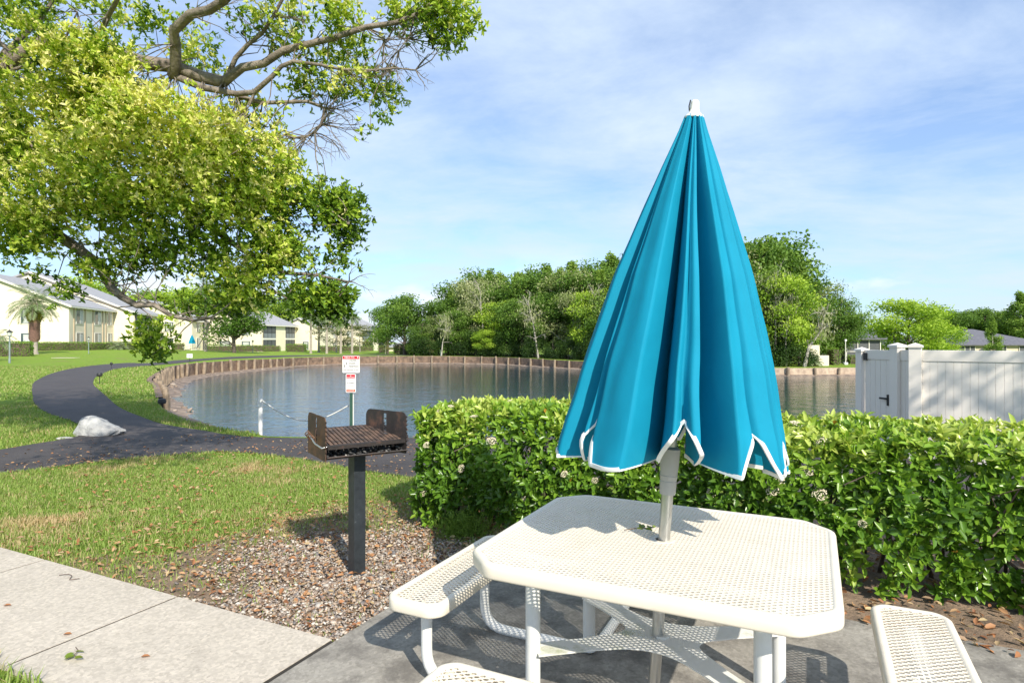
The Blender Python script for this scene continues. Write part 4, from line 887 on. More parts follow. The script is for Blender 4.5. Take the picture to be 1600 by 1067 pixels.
OFF = [((-9.6, 8.2, 5.5), (1.5, 1.3, 1.1), 520), ((-8.0, 7.6, 7.0), (1.4, 1.3, .7), 420), ((-10.5, 10.5, 4.6), (1.4, 1.5, 1.2), 420), ((-2.7, 3.6, 5.3), (1.5, .8, .45), 300), ((-2.4, 2.4, 5.1), (1.3, .5, .35), 170), ((-5.2, 4.6, 6.4), (1.5, 1.0, .6), 260), ((-3.0, 4.6, 6.6), (1.7, 1.3, .8), 420), ((-1.7, 3.3, 6.3), (1.2, 1.0, .6), 190), ((-7.4, 5.0, 6.4), (1.7, 1.5, 1.0), 420), ((-4.8, 7.0, 8.2), (2.2, 1.5, .9), 420), ((-8.5, 9.0, 7.6), (2.4, 2.2, 1.2), 600), ((-11.5, 9.5, 5.8), (1.8, 2.2, 1.8), 500), ((-6.4, 6.0, 6.8), (1.6, 1.2, .7), 300)]
PP = []; TT = []; GG = []
for (px, py, rx, ry, d, dr, n, tn) in BLB:
    c = np.array(wp(px, py, d)); s = np.array([rx*d/F, dr, ry*d/F]); v = rndir(n)*(RS.uniform(0, 1, n)**.42)[:, None]*(1+.22*np.array([nz(q, 1.0, px) for q in rndir(n)]))[:, None]
    p = c+v*s*1.06; PP.append(p); TT.append(np.full(n, tn)+.20*v[:, 2]-.10*v[:, 1]); GG.append(v)  # shoots facing up and the viewer lighter, sunlit side painted into tone
for c, s, n in OFF:
    v = rndir(n)*(RS.uniform(0, 1, n)**.4)[:, None]; PP.append(np.array(c)+v*np.array(s)); TT.append(np.full(n, .5)); GG.append(v)
PP = np.concatenate(PP); TT = np.concatenate(TT); GG = np.concatenate(GG)
keep = np.array([nz(p, 1.5, 3)+.8*nz(p, 3.6, 5) for p in PP]) > -.13; PP, TT, GG = PP[keep], TT[keep], GG[keep]
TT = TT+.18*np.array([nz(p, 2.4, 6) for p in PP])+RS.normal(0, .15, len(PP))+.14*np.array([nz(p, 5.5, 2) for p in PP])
PP = PP-np.array([BX, BY, 0]); AX = GG*.7+RS.normal(0, .45, PP.shape)+np.array([0, 0, -.15])
# little offshoots per shoot so foliage comes in sprays
reps = []
for k in range(3): reps.append((PP+RS.normal(0, .075, PP.shape), AX+RS.normal(0, .4, PP.shape), TT+RS.normal(0, .05, len(PP))))
Pa = np.concatenate([q[0] for q in reps]); Aa = np.concatenate([q[1] for q in reps]); Ta = np.clip(np.concatenate([q[2] for q in reps]), 0, .93)
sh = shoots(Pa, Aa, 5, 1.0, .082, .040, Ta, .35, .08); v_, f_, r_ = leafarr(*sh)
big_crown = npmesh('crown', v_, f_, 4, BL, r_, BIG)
# pale blossom sprays in the bright lower crown
hi_ = np.where(TT > .72)[0]; i = RS.choice(hi_, min(4200, len(hi_)*1), replace=False); k = len(i)*3; q = np.repeat(PP[i]+np.array([.02, -.05, .05]), 3, 0)+RS.normal(0, .03, (k, 3))
v_, f_, r_ = leafarr(q, rndir(k)+np.array([0, 0, .7]), rndir(k), .045, .018, np.full(k, 1.0)); npmesh('blossom', v_, f_, 4, BL, r_, BIG)
# twigs joining shoots with limbs
mbw = MB(); CNT = {}; sel = RS.choice(len(PP), 2200, replace=False)
for i in sel:
    p = PP[i]; d = np.linalg.norm(LP-p, axis=1); dk = np.argsort(d)[:8]; j = dk[RS.randint(0, 8)]
    if d[j] > 1.1 or CNT.get(j, 0) > 3: continue
    CNT[j] = CNT.get(j, 0)+1
    a = Vector(LP[j]); b = Vector(p); m_ = (a+b)/2+Vector(RS.normal(0, .10, 3))*(b-a).length+Vector((0, 0, -.04)); mbw.tube([a, a.lerp(m_, .5)+Vector(RS.normal(0, .02, 3)), m_, m_.lerp(b, .5)+Vector(RS.normal(0, .03, 3)), b], [.010, .008, .006, .005, .003], 4, False)
def deadtwigs(px, py, d, n, L, ang, spread):
    for k in range(n):
        a = ang+RS.normal(0, spread); x, y = px+RS.normal(0, 34), py+RS.normal(0, 13); dl = np.linalg.norm(LP-np.array(loc_(wp(x, y, d))), axis=1); jj = int(dl.argmin())
        if dl[jj] > .55: continue
        pts_ = [Vector(LP[jj])]; dd = Vector((math.cos(a), RS.normal(0, .3), math.sin(a)))
        for q in range(6): dd = (dd+Vector(RS.normal(0, .22, 3))).normalized(); pts_.append(pts_[-1]+dd*L/6*RS.uniform(.7, 1.2))
        mbw.tube(pts_, [.009, .008, .006, .005, .004, .003, .002], 4, False)
        for j in (2, 3, 4):
            e = pts_[j]; d2 = (dd+Vector(RS.normal(0, .6, 3))).normalized(); mbw.tube([e, e+d2*L*.14+Vector(RS.normal(0, .02, 3)), e+d2*L*.3], [.004, .003, .0015], 4, False)
deadtwigs(490, 208, 9, 15, .7, .15, .4); deadtwigs(530, 190, 9, 8, .7, .3, .4); deadtwigs(510, 216, 9, 3, .8, -.35, .2); deadtwigs(600, 75, 8.6, 12, .6, -.6, .6); deadtwigs(560, 60, 8.7, 8, .6, -.3, .5); deadtwigs(590, 110, 8.6, 7, .5, .2, .5); deadtwigs(340, 40, 8.6, 12, .8, .3, .6)
deadtwigs(530, 430, 9, 6, .45, .1, .5); deadtwigs(505, 170, 9, 8, .8, .1, .5); deadtwigs(620, 150, 8.6, 6, .3, -.4, .7); deadtwigs(400, 10, 8.6, 8, .6, -.4, .6)
mbt.build('trunk', BK_G, BIG, 60); mbw.build('twigs', BK_G, BIG, 60)
# ------------------------------------------------------------------ distant tree prototypes
GL = {
 'cypress': leafmat('cypress_leaf', [(0, (.09, .17, .03)), (.5, (.19, .31, .05)), (1, (.34, .46, .09))], .35, .7, .2),
 'oak': leafmat('oak_leaf', [(0, (.045, .10, .015)), (.5, (.105, .205, .025)), (1, (.21, .32, .05))], .3, .6, .3),
 'mossy': leafmat('mossy_leaf', [(0, (.12, .17, .05)), (.5, (.26, .32, .11)), (1, (.46, .46, .28))], .3, .8, .2),
 'bright': leafmat('bright_leaf', [(0, (.12, .23, .02)), (.5, (.27, .42, .035)), (1, (.45, .58, .07))], .35, .6, .3),
 'dark': leafmat('understory_leaf', [(0, (.012, .032, .007)), (.5, (.03, .07, .011)), (1, (.09, .17, .022))], .25, .6, .3),  # bush leaves darkened to carry the shade at the wood's foot
 'magnolia': leafmat('bronze_leaf', [(0, (.05, .09, .02)), (.5, (.13, .16, .04)), (1, (.33, .27, .12))], .25, .5, .4)}
HID = []
def proto(kind, h, seed, n=4200, crown0=.25, rad=.35, lf=.20, shape='oak', trunk_r=.16, bk=None, lobes=16):
    """tree of height h at the origin; returned hidden source is itself used later"""
    rs = np.random.RandomState(seed); e = empty(kind+'_tree', (0, 0, 0)); mb = MB(); P = []; C = []
    zc0 = h*crown0; LB = []
    lean = rs.normal(0, .03, 2)*h
    tp = [(0, 0, -.2), (lean[0]*.3, lean[1]*.3, h*.35), (lean[0]*.8, lean[1]*.8, h*.7), (lean[0], lean[1], h*.93)]; tree_tube(mb, tp, trunk_r, trunk_r*.2, 7, .12)
    for k in range(lobes):
        t = rs.uniform(0, 1)
        if shape == 'cypress': z = zc0+(h-zc0)*t; rr = rad*h*(1-t)**.8*rs.uniform(.3, 1)+.05; sz = (rad*h*(.42-.28*t), h*.06)
        elif shape == 'bush': z = h*(.15+.65*t); rr = rad*h*math.sqrt(max(0, 1-(t-.2)**2))*rs.uniform(.4, .9); sz = (rad*h*.42, h*.20)
        else: z = zc0+(h-zc0)*(t**.8)*.88+.06*h; q = (z-zc0)/(h-zc0); rr = rad*h*math.sqrt(max(.05, 1-(q*1.9-.9)**2*.9))*rs.uniform(.3, .95); sz = (rad*h*.36, h*.085)
        a = k*2.4+rs.uniform(-.4, .4); c = np.array([rr*math.cos(a)+lean[0]*z/h, rr*math.sin(a)+lean[1]*z/h, z]); LB.append((c, sz))
        s = Vector((lean[0]*.6*z/h, lean[1]*.6*z/h, max(zc0*.8, z-rr*.7))); mb.tube([s, s.lerp(Vector(c), .5)+Vector((0, 0, .06*h*rs.uniform(-1, 1)*.5)), Vector(c)], [trunk_r*.35, trunk_r*.22, trunk_r*.08], 5, False)
    if shape != 'bush': LB.append((np.array([lean[0], lean[1], h*.93]), (rad*h*(.10 if shape == 'cypress' else .22), h*.06)))
    per = n//len(LB); PS = []; TN = []; NR = []
    for c, sz in LB:
        v = rs.normal(size=(per, 3)); v /= np.linalg.norm(v, axis=1)[:, None]; rrr = rs.uniform(0, 1, per)**.38
        v = v*rrr[:, None]; wob = np.array([1+.5*nz(q*1.6, 1, seed) for q in v]); p = c+v*np.array([sz[0], sz[0], sz[1]*1.25])*wob[:, None]; tone = rs.normal(0, .16)
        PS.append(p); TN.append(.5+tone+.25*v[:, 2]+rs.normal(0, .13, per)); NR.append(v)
    PS = np.concatenate(PS); TN = np.clip(np.concatenate(TN), 0, 1); NR = np.concatenate(NR)
    k = len(PS); ax = rndir(k)+NR*.4; nr = unit(NR+rndir(k)*.9); ls = lf*rs.uniform(.5, 1.2, k)
    v_, f_, r_ = leafarr(PS, ax, nr, ls, ls*.6, TN, True)
    ob = npmesh('crown', v_, f_, 4, GL[kind], r_, e); mb.build('trunk', bk or BK_D, e, 60)
    HID.append(e); e['_h'] = h; return e
used = set()
def plant(pr, x, y, hgt, label, cat='tree', group=None, wide=1.0, z=None, rz=None):
    h = pr['_h']; s = hgt/h; z = gz(x, y)-.05 if z is None else z; rz = RS.uniform(0, 6.28) if rz is None else rz
    if pr.name in used: o = copy_tree(pr, (x, y, z), rz, (s*wide, s*wide, s), label, group)
    else:
        KIDS[pr.name] = [(c, children(c)) for c in children(pr)]; used.add(pr.name); o = pr; o.location = (x, y, z); o.rotation_euler = (0, 0, rz); o.scale = (s*wide, s*wide, s)
    tag(o, label, cat, group); 
    if '_h' in o and o is not pr: del o['_h']
    return o
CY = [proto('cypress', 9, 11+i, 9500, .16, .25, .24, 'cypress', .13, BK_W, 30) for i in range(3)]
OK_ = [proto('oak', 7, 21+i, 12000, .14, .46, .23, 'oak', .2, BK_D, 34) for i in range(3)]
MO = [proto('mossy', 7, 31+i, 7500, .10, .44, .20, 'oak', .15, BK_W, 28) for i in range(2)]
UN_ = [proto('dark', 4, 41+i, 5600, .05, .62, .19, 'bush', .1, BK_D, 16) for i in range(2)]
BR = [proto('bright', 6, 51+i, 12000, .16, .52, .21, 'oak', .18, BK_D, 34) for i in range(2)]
MG = proto('magnolia', 5, 61, 3000, .25, .5, .20, 'oak', .1, BK_W, 14)
topy = [(580, 495), (600, 478), (640, 468), (670, 472), (690, 455), (705, 447), (740, 434), (800, 432), (830, 420), (870, 418), (910, 414), (950, 408), (1000, 398), (1100, 385), (1165, 378), (1200, 384), (1240, 396), (1262, 410), (1280, 442), (1300, 458), (1320, 485), (1345, 500)]
def ty(px): return float(np.interp(px, [a for a, _ in topy], [b for _, b in topy]))
def shD(px): return float(np.interp(px, [600, 640, 727, 785, 850, 910, 1060, 1215, 1343], [66, 65.5, 64.5, 62.5, 57.5, 52.5, 47, 43.6, 44.2]))
ORD = ['first', 'second', 'third', 'fourth', 'fifth', 'sixth', 'seventh', 'eighth', 'ninth', 'tenth', 'eleventh', 'twelfth', 'thirteenth', 'fourteenth', 'fifteenth', 'sixteenth', 'seventeenth', 'eighteenth', 'nineteenth', 'twentieth', 'twenty-first', 'twenty-second', 'twenty-third', 'twenty-fourth', 'twenty-fifth', 'twenty-sixth']
def row(pxs, dd, dy, prs, desc, grp, wide=1.0, jit=8):
    for i, px in enumerate(pxs):
        d = shD(px)+dd+RS.uniform(-1.2, 1.2); pr = prs[i % len(prs)]; y = ty(px)+dy+RS.uniform(-1, 1)*jit; x = at(px, d); zg = gz(x, d); h = zat(y, d)-zg
        plant(pr, x, d, max(h, 1.2), desc % ORD[i], 'tree', grp, wide*RS.uniform(.9, 1.15))
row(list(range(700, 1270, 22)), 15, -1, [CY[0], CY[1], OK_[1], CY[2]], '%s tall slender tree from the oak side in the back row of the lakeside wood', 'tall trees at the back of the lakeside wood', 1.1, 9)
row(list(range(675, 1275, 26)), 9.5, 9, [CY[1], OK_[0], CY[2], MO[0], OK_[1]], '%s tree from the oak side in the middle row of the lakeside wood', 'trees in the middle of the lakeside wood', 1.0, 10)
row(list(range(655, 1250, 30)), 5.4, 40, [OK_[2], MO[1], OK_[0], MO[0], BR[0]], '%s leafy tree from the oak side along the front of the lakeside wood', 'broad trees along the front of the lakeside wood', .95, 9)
for i, px in enumerate(range(672, 1262, 24)):
    d = shD(px)+3.4+RS.uniform(-.5, .8); x = at(px, d); h = zat(519+RS.uniform(-11, 6)+(px-672)*.012, d)-gz(x, d)
    plant(UN_[i % 2], x, d, h, '%s dark bush from the oak side at the foot of the lakeside wood' % ORD[i], 'bush', 'dark bushes under the lakeside wood', .9)
def one(pr, px, d, top, label, cat='tree', grp=None, wide=1.0, base=None):
    x = at(px, d); zg = gz(x, d) if base is None else base; return plant(pr, x, d, zat(top, d)-zg, label, cat, grp, wide, zg-.05)
one(OK_[1], 631, 72, 461, 'large dark green oak standing alone at the corner of the lakeside wood', wide=1.15)
one(OK_[0], 606, 85, 478, 'dark green oak rising behind the low bungalow roof')
one(UN_[0], 660, 69, 500, 'dark bush between the large oak and the wood', 'bush', wide=.8)
one(BR[0], 762, 66.2, 515, 'small bright green tree on the far bank in front of the dark wood', wide=1.1)
one(OK_[2], 1312, 53, 462, 'rounded green tree where the lakeside wood ends', wide=.8)
one(OK_[0], 1328, 57, 492, 'lower dark tree beside the bungalow screen', wide=.7)
one(BR[1], 1418, 62, 470, 'wide bright yellow green tree in front of the bungalows', wide=1.25)
one(BR[0], 1462, 66, 496, 'bright green bushy tree leaning against the wide yellow green tree', wide=1.0)
for i, (px, d, t_) in enumerate([(1482, 105, 487), (1512, 112, 484), (1540, 108, 483), (1568, 110, 487), (1595, 104, 485), (1630, 100, 480)]): one(OK_[i % 3], px, d, t_, '%s dark oak along the row behind the slate roofed bungalow' % ORD[i], grp='oaks behind the bungalows', wide=1.35)
one(CY[0], 1600, 100, 459, 'tall airy tree rising behind the slate roofed bungalow', wide=1.3); one(CY[2], 1552, 76, 497, 'thin green tree in front of the slate roof', wide=.9); one(OK_[1], 1700, 70, 470, 'dense tree at the far edge beyond the fence')
for i, (px, d, t_) in enumerate([(215, 118, 462), (250, 125, 455), (285, 120, 452), (325, 128, 448), (370, 132, 452), (415, 135, 460), (450, 140, 466), (130, 120, 437), (168, 118, 440), (500, 165, 486), (545, 170, 492)]):
    one([BR[0], OK_[1], BR[1], CY[0], OK_[2]][i % 5], px, d, t_, '%s green tree in the row showing above the apartment roofs' % ORD[i], grp='trees behind the apartments', wide=1.2)
one(BR[1], 262, 108, 478, 'bright green tree at the end of the balconied apartment block'); one(OK_[2], 366, 82, 440, 'broad tree with pale forked trunk on the lawn before the apartments', wide=1.0)
one(MG, 525, 96, 503, 'bronze leaved magnolia behind the row of palms', wide=1.5); one(MG, 562, 100, 508, 'smaller bronze magnolia close to the last palm', wide=1.3)
one(MG, 602, 84, 527, 'small thin pale tree beside the bungalow', wide=.7); one(MG, 672, 68, 531, 'low bronze shrub tree at the edge of the lakeside wood', wide=1.0)
# leaning white trunk with limbs and grey branches in the wood
def bare(px0, px1, top, base_y, d, label, n=9, r=.11):
    x0, z0 = at(px0, d), gz(at(px0, d), d); e = empty('bare_tree', (x0, d, z0), 0, label, 'tree'); mb = MB(); x1, z1 = at(px1, d)-x0, zat(top, d)-z0
    q = tree_tube(mb, [(0, 0, -.2), (x1*.25, .1, z1*.35), (x1*.7, -.1, z1*.7), (x1, 0, z1)], r, r*.25, 7, .25); mb.build('trunk', BK_W, e, 60); mt = MB()
    for k in range(n):
        b = Vector(q[int(len(q)*(.45+.5*k/n))]); dr = Vector((RS.normal(0, .8), RS.normal(0, .5), RS.uniform(.2, 1))).normalized(); L = z1*.22*RS.uniform(.6, 1.3)
        pts_ = [b]; 
        for j in range(4): dr = (dr+Vector(RS.normal(0, .25, 3))).normalized(); pts_.append(pts_[-1]+dr*L/4)
        mt.tube(pts_, [r*.35, r*.28, r*.2, r*.12, r*.06], 5, False)
        for j in (1, 2, 3, 4):
            for _ in range(2): d2 = (dr+Vector(RS.normal(0, .7, 3))).normalized(); mt.tube([pts_[j], pts_[j]+d2*L*.2, pts_[j]+d2*L*.4+Vector(RS.normal(0, .05, 3))], [r*.12, r*.08, r*.03], 4, False)
    mt.build('branches', BK_W, e, 60)
    n2 = 380; idx = RS.randint(len(q)//2, len(q), n2); P_ = np.array([q[i] for i in idx])+RS.normal(0, z1*.10, (n2, 3)); v_, f_, r_ = leafarr(P_, RS.normal(0, .15, (n2, 3))+np.array([0, 0, -1]), rndir(n2), .30, .07, RS.uniform(.5, 1, n2), True); npmesh('moss', v_, f_, 4, GL['mossy'], r_, e)['kind'] = 'stuff'
bare(1256, 1290, 492, 572, 46.2, 'leaning white trunked tree at the end of the lakeside wood', 10, .16); bare(756, 752, 452, 555, 68, 'tall pale bare tree standing among the cypresses', 8); bare(905, 925, 462, 560, 57.5, 'pale dead tree with spreading grey branches near the parasol', 14, .13); bare(842, 826, 478, 560, 60.5, 'pale dead tree tilted over the middle of the wood', 12, .12)
bare(1210, 1212, 440, 572, 47.5, 'upright white trunk in the wood beside the parasol'); bare(1228, 1232, 470, 572, 47, 'slim pale trunk hung with moss in the wood', 9, .09); bare(690, 697, 500, 555, 67, 'small pale bare tree by the far lamp', 9, .08)
# ------------------------------------------------------------------ palms
PG = leafmat('palm_frond', [(0, (.07, .12, .04)), (.5, (.13, .20, .07)), (1, (.24, .30, .14))], .25, .5, .3)
PTK = simple('palm_trunk_bark', (.42, .37, .31), (.28, .24, .20), 6, .9, bmp=.5, bscale=10, bdist=.03); PBT = simple('palm_boot_bark', (.30, .17, .13), (.17, .10, .08), 7, .9, bmp=1, bscale=8, bdist=.08)
def fronds(e, zt_, n, L, up, seed, wid=.05, grey=0, pairs=20):
    rs = np.random.RandomState(seed); P = []; A = []; Nn = []; Ls = []; T = []; mb = MB()
    for k in range(n):
        a = k*2.399; el = up[0]+(up[1]-up[0])*(k/n)+rs.normal(0, .08); l = L*rs.uniform(.85, 1.1); pts_ = []; p = Vector((0, 0, zt_)); d = Vector((math.cos(a)*math.cos(el), math.sin(a)*math.cos(el), math.sin(el)))
        for j in range(9): pts_.append(p.copy()); p = p+d*l/8; d = (d+Vector((0, 0, -.20-.02*j))).normalized()
        mb.tube(pts_, [.02*(1-.09*j) for j in range(9)], 4, False)
        for j in range(pairs):
            t = .12+.88*j/pairs; i = min(7, int(t*8)); f = t*8-i; q = pts_[i].lerp(pts_[i+1], f); tg_ = (pts_[i+1]-pts_[i]).normalized(); sd = tg_.cross(Vector((0, 0, 1))).normalized()
            for s in (-1, 1):
                P.append(q); A.append(sd*s*.8+tg_*.55+Vector((0, 0, -.35+rs.normal(0, .12)))); Nn.append(sd.cross(tg_)*-1+Vector(rs.normal(0, .2, 3))); Ls.append(l*.26*math.sin(math.pi*(.12+.8*t))+.05); T.append(np.clip(.5+rs.normal(0, .2)+grey, 0, 1))
    v_, f_, r_ = leafarr(np.array([tuple(p) for p in P]), np.array([tuple(p) for p in A]), np.array([tuple(p) for p in Nn]), np.array(Ls), wid, np.array(T), True); npmesh('fronds', v_, f_, 4, PG, r_, e); mb.build('frond_stems', PG if False else PTK, e)
def palm(h, r, seed):
    e = empty('queen_palm'); MB().tube([(0, 0, -.2), (0, 0, .4), (.03, 0, h*.5), (0, 0, h)], [r*1.25, r, r*.85, r*.75], 10).build('trunk', PTK, e, 60); fronds(e, h-.1, 22, 1.95, (1.25, -.35), seed, .07); e['_h'] = h; HID.append(e); return e
PA = [palm(6, .19, 3), palm(5.4, .19, 5)]
for i, (px, d, yt, lb) in enumerate([(485.6, 90, 491, 'first palm in the lakeside row, nearest the balconied block'), (498, 96, 499, 'second palm in the lakeside row, set slightly back'), (510.5, 90, 491, 'third palm in the lakeside row with a straight pale trunk'), (532.4, 90, 503, 'fourth and shortest palm in the lakeside row'), (550, 90, 495, 'last palm in the lakeside row, nearest the far apartments'),
                                 (454.6, 135, 487, 'palm rising behind the balconied apartment roof'), (321.5, 84, 450, 'tall palm with a pale trunk beside the patio table on the far lawn'), (527, 140, 489, 'distant palm behind the palm row')]):
    x = at(px, d); zg = gz(x, d)
    o = plant(PA[i % 2], x, d, zat(yt, d)-zg, lb, 'palm', 'palms along the lake lawn'); s = o.scale[2]; o.scale = (max(.9, min(s, 1.1)),)*2+(s,)
# stout palm with fern ball
d = 62; x = at(54, d); zg = gz(x, d); e = empty('pindo_palm', (x, d, zg), 0, 'stout palm with rough red brown trunk and a yellow green fern collar', 'palm')
h = zat(474, d)-zg; MB().tube([(0, 0, -.2), (0, 0, .3), (0, 0, 1.3)], [.42, .28, .27], 12).build('trunk_base', PTK, e, 60)
mb = MB().tube([(0, 0, 1.25), (-.02, 0, 1.6), (0, 0, 2.6), (.05, 0, 3.4), (0, 0, h)], [.32, .46, .42, .46, .30], 12); rsb = np.random.RandomState(4)
for k in range(240): a, z = k*2.4, 1.4+2.2*k/240; mb.add([(.40*math.cos(a), .40*math.sin(a), z), (.44*math.cos(a+.3), .44*math.sin(a+.3), z), (.56*math.cos(a+.15), .56*math.sin(a+.15), z+.22)], [(0, 1, 2)])
mb.build('trunk', PBT, e, 60)
n = 3200; v = rndir(n)*(RS.uniform(0, 1, n)**.3)[:, None]; P_ = np.array([0, 0, 3.95])+v*np.array([.62, .62, .85]); FB = leafmat('fern_collar_leaf', [(0, (.13, .18, .02)), (1, (.42, .38, .05))], .3); v_, f_, r_ = leafarr(P_, v+np.array([0, 0, -.5])+rndir(n)*.4, rndir(n), .22, .05, RS.uniform(0, 1, n), True); npmesh('fern_collar', v_, f_, 4, FB, r_, e)
fronds(e, h-.15, 34, 2.9, (1.3, -.25), 9, .05, .25, 26)
d = 47; x = at(-8, d); e = empty('low_palm', (x, d, gz(x, d)), 0, 'low arching palm fronds at the frame edge by the near lamp', 'palm'); MB().tube([(0, 0, -.1), (0, 0, 1.7)], .16, 10).build('trunk', PTK, e, 60); fronds(e, 1.6, 18, 1.5, (1.2, -.3), 12, .04, .2)
# ------------------------------------------------------------------ clipped hedges and bushes far away
HT = leafmat('clipped_hedge_leaf', [(0, (.07, .14, .018)), (.5, (.15, .27, .03)), (1, (.28, .42, .05))], .3, .5, .3)
def clip_hedge(x0, x1, d0, d1, h, w_, label, nd=260, lf=.11, name='clipped_hedge'):
    a = Vector((x0, d0)); b = Vector((x1, d1)); L = (b-a).length; t = (b-a).normalized(); nn = Vector((t.y, -t.x)); n = int(nd*L*(h*2+w_)); zg0, zg1 = gz(x0, d0), gz(x1, d1)
    u_ = RS.uniform(0, L, n); q = RS.uniform(0, 2*h+w_, n); off = np.where(q < h, w_/2, np.where(q < h+w_, w_/2-(q-h), -w_/2)); z = np.where(q < h, q, np.where(q < h+w_, h, 2*h+w_-q)); jit = RS.normal(0, .05, (n, 3))
    en = RS.uniform(size=n) < min(.25, w_*.5/L*1.0); u_ = np.where(en, np.where(RS.uniform(size=n) < .5, 0, L), u_); off = np.where(en, RS.uniform(-w_/2, w_/2, n), off); z = np.where(en, RS.uniform(0, h, n), z)
    P_ = np.stack([a.x+t.x*u_+nn.x*off, a.y+t.y*u_+nn.y*off, z+zg0+(zg1-zg0)*u_/L], 1)+jit; out_ = np.stack([nn.x*np.sign(off)*(z < h), nn.y*np.sign(off)*(z < h), (z >= h*.98)*1.0+.3], 1)
    ls = lf*RS.uniform(.6, 1.2, n); tn = np.clip(.45+.25*np.array([nz(p, .9) for p in P_])+.2*(z > h*.95)+RS.normal(0, .14, n), 0, 1); v_, f_, r_ = leafarr(P_, rndir(n)+out_*.3, unit(out_+rndir(n)*.8), ls, ls*.6, tn, True)
    e = empty(name, (0, 0, 0), 0, label, 'hedge'); npmesh('leaves', v_, f_, 4, HT, r_, e)
    c = (a+b)/2; o = MB().box((0, 0, h/2-.03), (max(L-.25, .1), max(w_-.22, .06), h-.08)).build('branch_core', BARK, e); o.location = (c.x, c.y, (zg0+zg1)/2); o.rotation_euler = (0, 0, math.atan2(t.y, t.x)); return e
clip_hedge(at(-25, 56), at(50, 58), 56, 58, 1.25, 2.0, 'tall clipped green hedge block beside the stout palm')
clip_hedge(at(58, 72), at(138, 76), 72, 76, .92, 1.0, 'clipped hedge running from the stout palm to the second lamp'); clip_hedge(at(139, 76.5), at(170, 80), 76.5, 80, .85, .9, 'lower clipped hedge just past the second lamp', 200); clip_hedge(at(171, 81), at(228, 87), 81, 87, .95, 1.0, 'clipped hedge under the screened balcony', 200)
clip_hedge(at(270, 92), at(288, 93), 92, 93, .95, 1.4, 'short clipped hedge beside the far teal parasol', 160); clip_hedge(at(324, 100), at(437, 106), 100, 106, 1.0, 1.2, 'dark clipped hedge along the balconied apartment block', 110, .14); clip_hedge(at(449, 104), at(478, 104), 104, 104, 1.25, 1.5, 'bright clipped hedge by the corner column of the balconied block', 130, .14)
clip_hedge(at(500, 108), at(583, 112), 108, 112, .9, 1.2, 'dark clipped hedge behind the palm row', 100, .15); clip_hedge(at(592, 95), at(604, 95), 95, 95, 1.0, 1.4, 'bright green square hedge at the end apartment', 130, .15); clip_hedge(at(617, 74), at(643, 74), 74, 74, 1.15, 1.8, 'rounded dark hedge beneath the large oak', 180, .14); clip_hedge(at(645, 75), at(664, 75), 75, 75, .85, 1.2, 'light green hedge before the bungalow wall', 180, .14)
clip_hedge(at(1295, 50), at(1308, 50), 50, 50, 1.3, 1.3, 'round green shrub beside the cream garden wall', 260, .10); clip_hedge(at(1324, 53), at(1346, 53), 53, 53, .7, .8, 'low dark hedge in front of the black lanai screen', 260, .10)
def spiky(px, d, r, label):
    x = at(px, d); e = empty('spiky_bush', (x, d, gz(x, d)), 0, label, 'bush'); MB().tube([(0, 0, -.1), (0, 0, .25)], .12, 8).build('stem', PTK, e); fronds(e, .2, 26, r, (1.4, .25), int(px), .05, .3, 16)
spiky(186, 79, 1.6, 'spiky cycad bush rising over the hedge by the apartments'); spiky(1272, 47.5, .8, 'small bronze spiky plant at the foot of the white trunk')
# ------------------------------------------------------------------ lamps, path lights, small sign
LMM = simple('weathered_green_metal', (.22, .27, .26), (.16, .20, .19), 6, .6); GLS = simple('lamp_glass', (.62, .63, .60), (.55, .56, .54), 6, .15); BKM = simple('black_metal', (.02, .02, .02), (.03, .03, .03), 8, .5)
def lamp(px, d, yt, label, first=[None]):
    x = at(px, d); zg = gz(x, d); h = zat(yt, d)-zg
    if first[0] is None:
        e = empty('lamp_post'); MB().tube([(0, 0, -.1), (0, 0, .25), (0, 0, .3), (0, 0, 1.75)], [.06, .06, .045, .04], 12).build('pole', LMM, e, 40)
        MB().lathe([(.05, 1.75), (.09, 1.78), (.09, 1.80)], seg=12).build('base_ring', BKM, e, 40); MB().lathe([(.085, 1.80), (.14, 2.03), (.13, 2.035)], seg=8).build('lamp_glass', GLS, e)
        MB().lathe([(.17, 2.035), (.165, 2.06), (.06, 2.15), (.025, 2.17), (.02, 2.22), (.004, 2.23)], seg=8).build('lamp_cap', BKM, e); first[0] = e; KIDS[e.name] = [(c, children(c)) for c in children(e)]; o = e; s = h/2.23; o.location = (x, d, zg); o.scale = (1.2, 1.2, s); tag(o, label, 'lamp', 'lamp posts on the lawn'); return
    s = h/2.23; o = copy_tree(first[0], (x, d, zg), .3, (max(s, .9),)*2+(s,), label, 'lamp posts on the lawn'); return o
lamp(15, 43, 514.5, 'grey green lamp post standing before the tall clipped hedge'); lamp(138.5, 65, 525.5, 'slim lamp post at the hedge end before the apartment windows'); lamp(689, 66.8, 546, 'small pale lamp on the far bank by the dark wood'); lamp(395, 88, 531, 'slim lamp post before the balconied apartment block')
def plight(px, py, h, label, rad=.07):
    x, d = G(px, py); z = gz(x, d); e = empty('path_light', (x, d, z), 0, label, 'garden light', 'black garden lights beside the path'); MB().tube([(0, 0, -.05), (0, 0, h)], .012, 8).build('stake', BKM, e); MB().lathe([(.02, h-.04), (rad*.9, h-.01), (rad, h+.04), (rad*.8, h+.10), (.01, h+.12)], seg=14).build('lamp_head', BKM, e, 40)
plight(155.5, 601, .33, 'black stake light at the inner bend of the asphalt path', .10); plight(253, 633, .06, 'squat black light on the grass above the muddy shore', .10); plight(174, 576, .25, 'smaller black stake light farther along the path bend', .07)
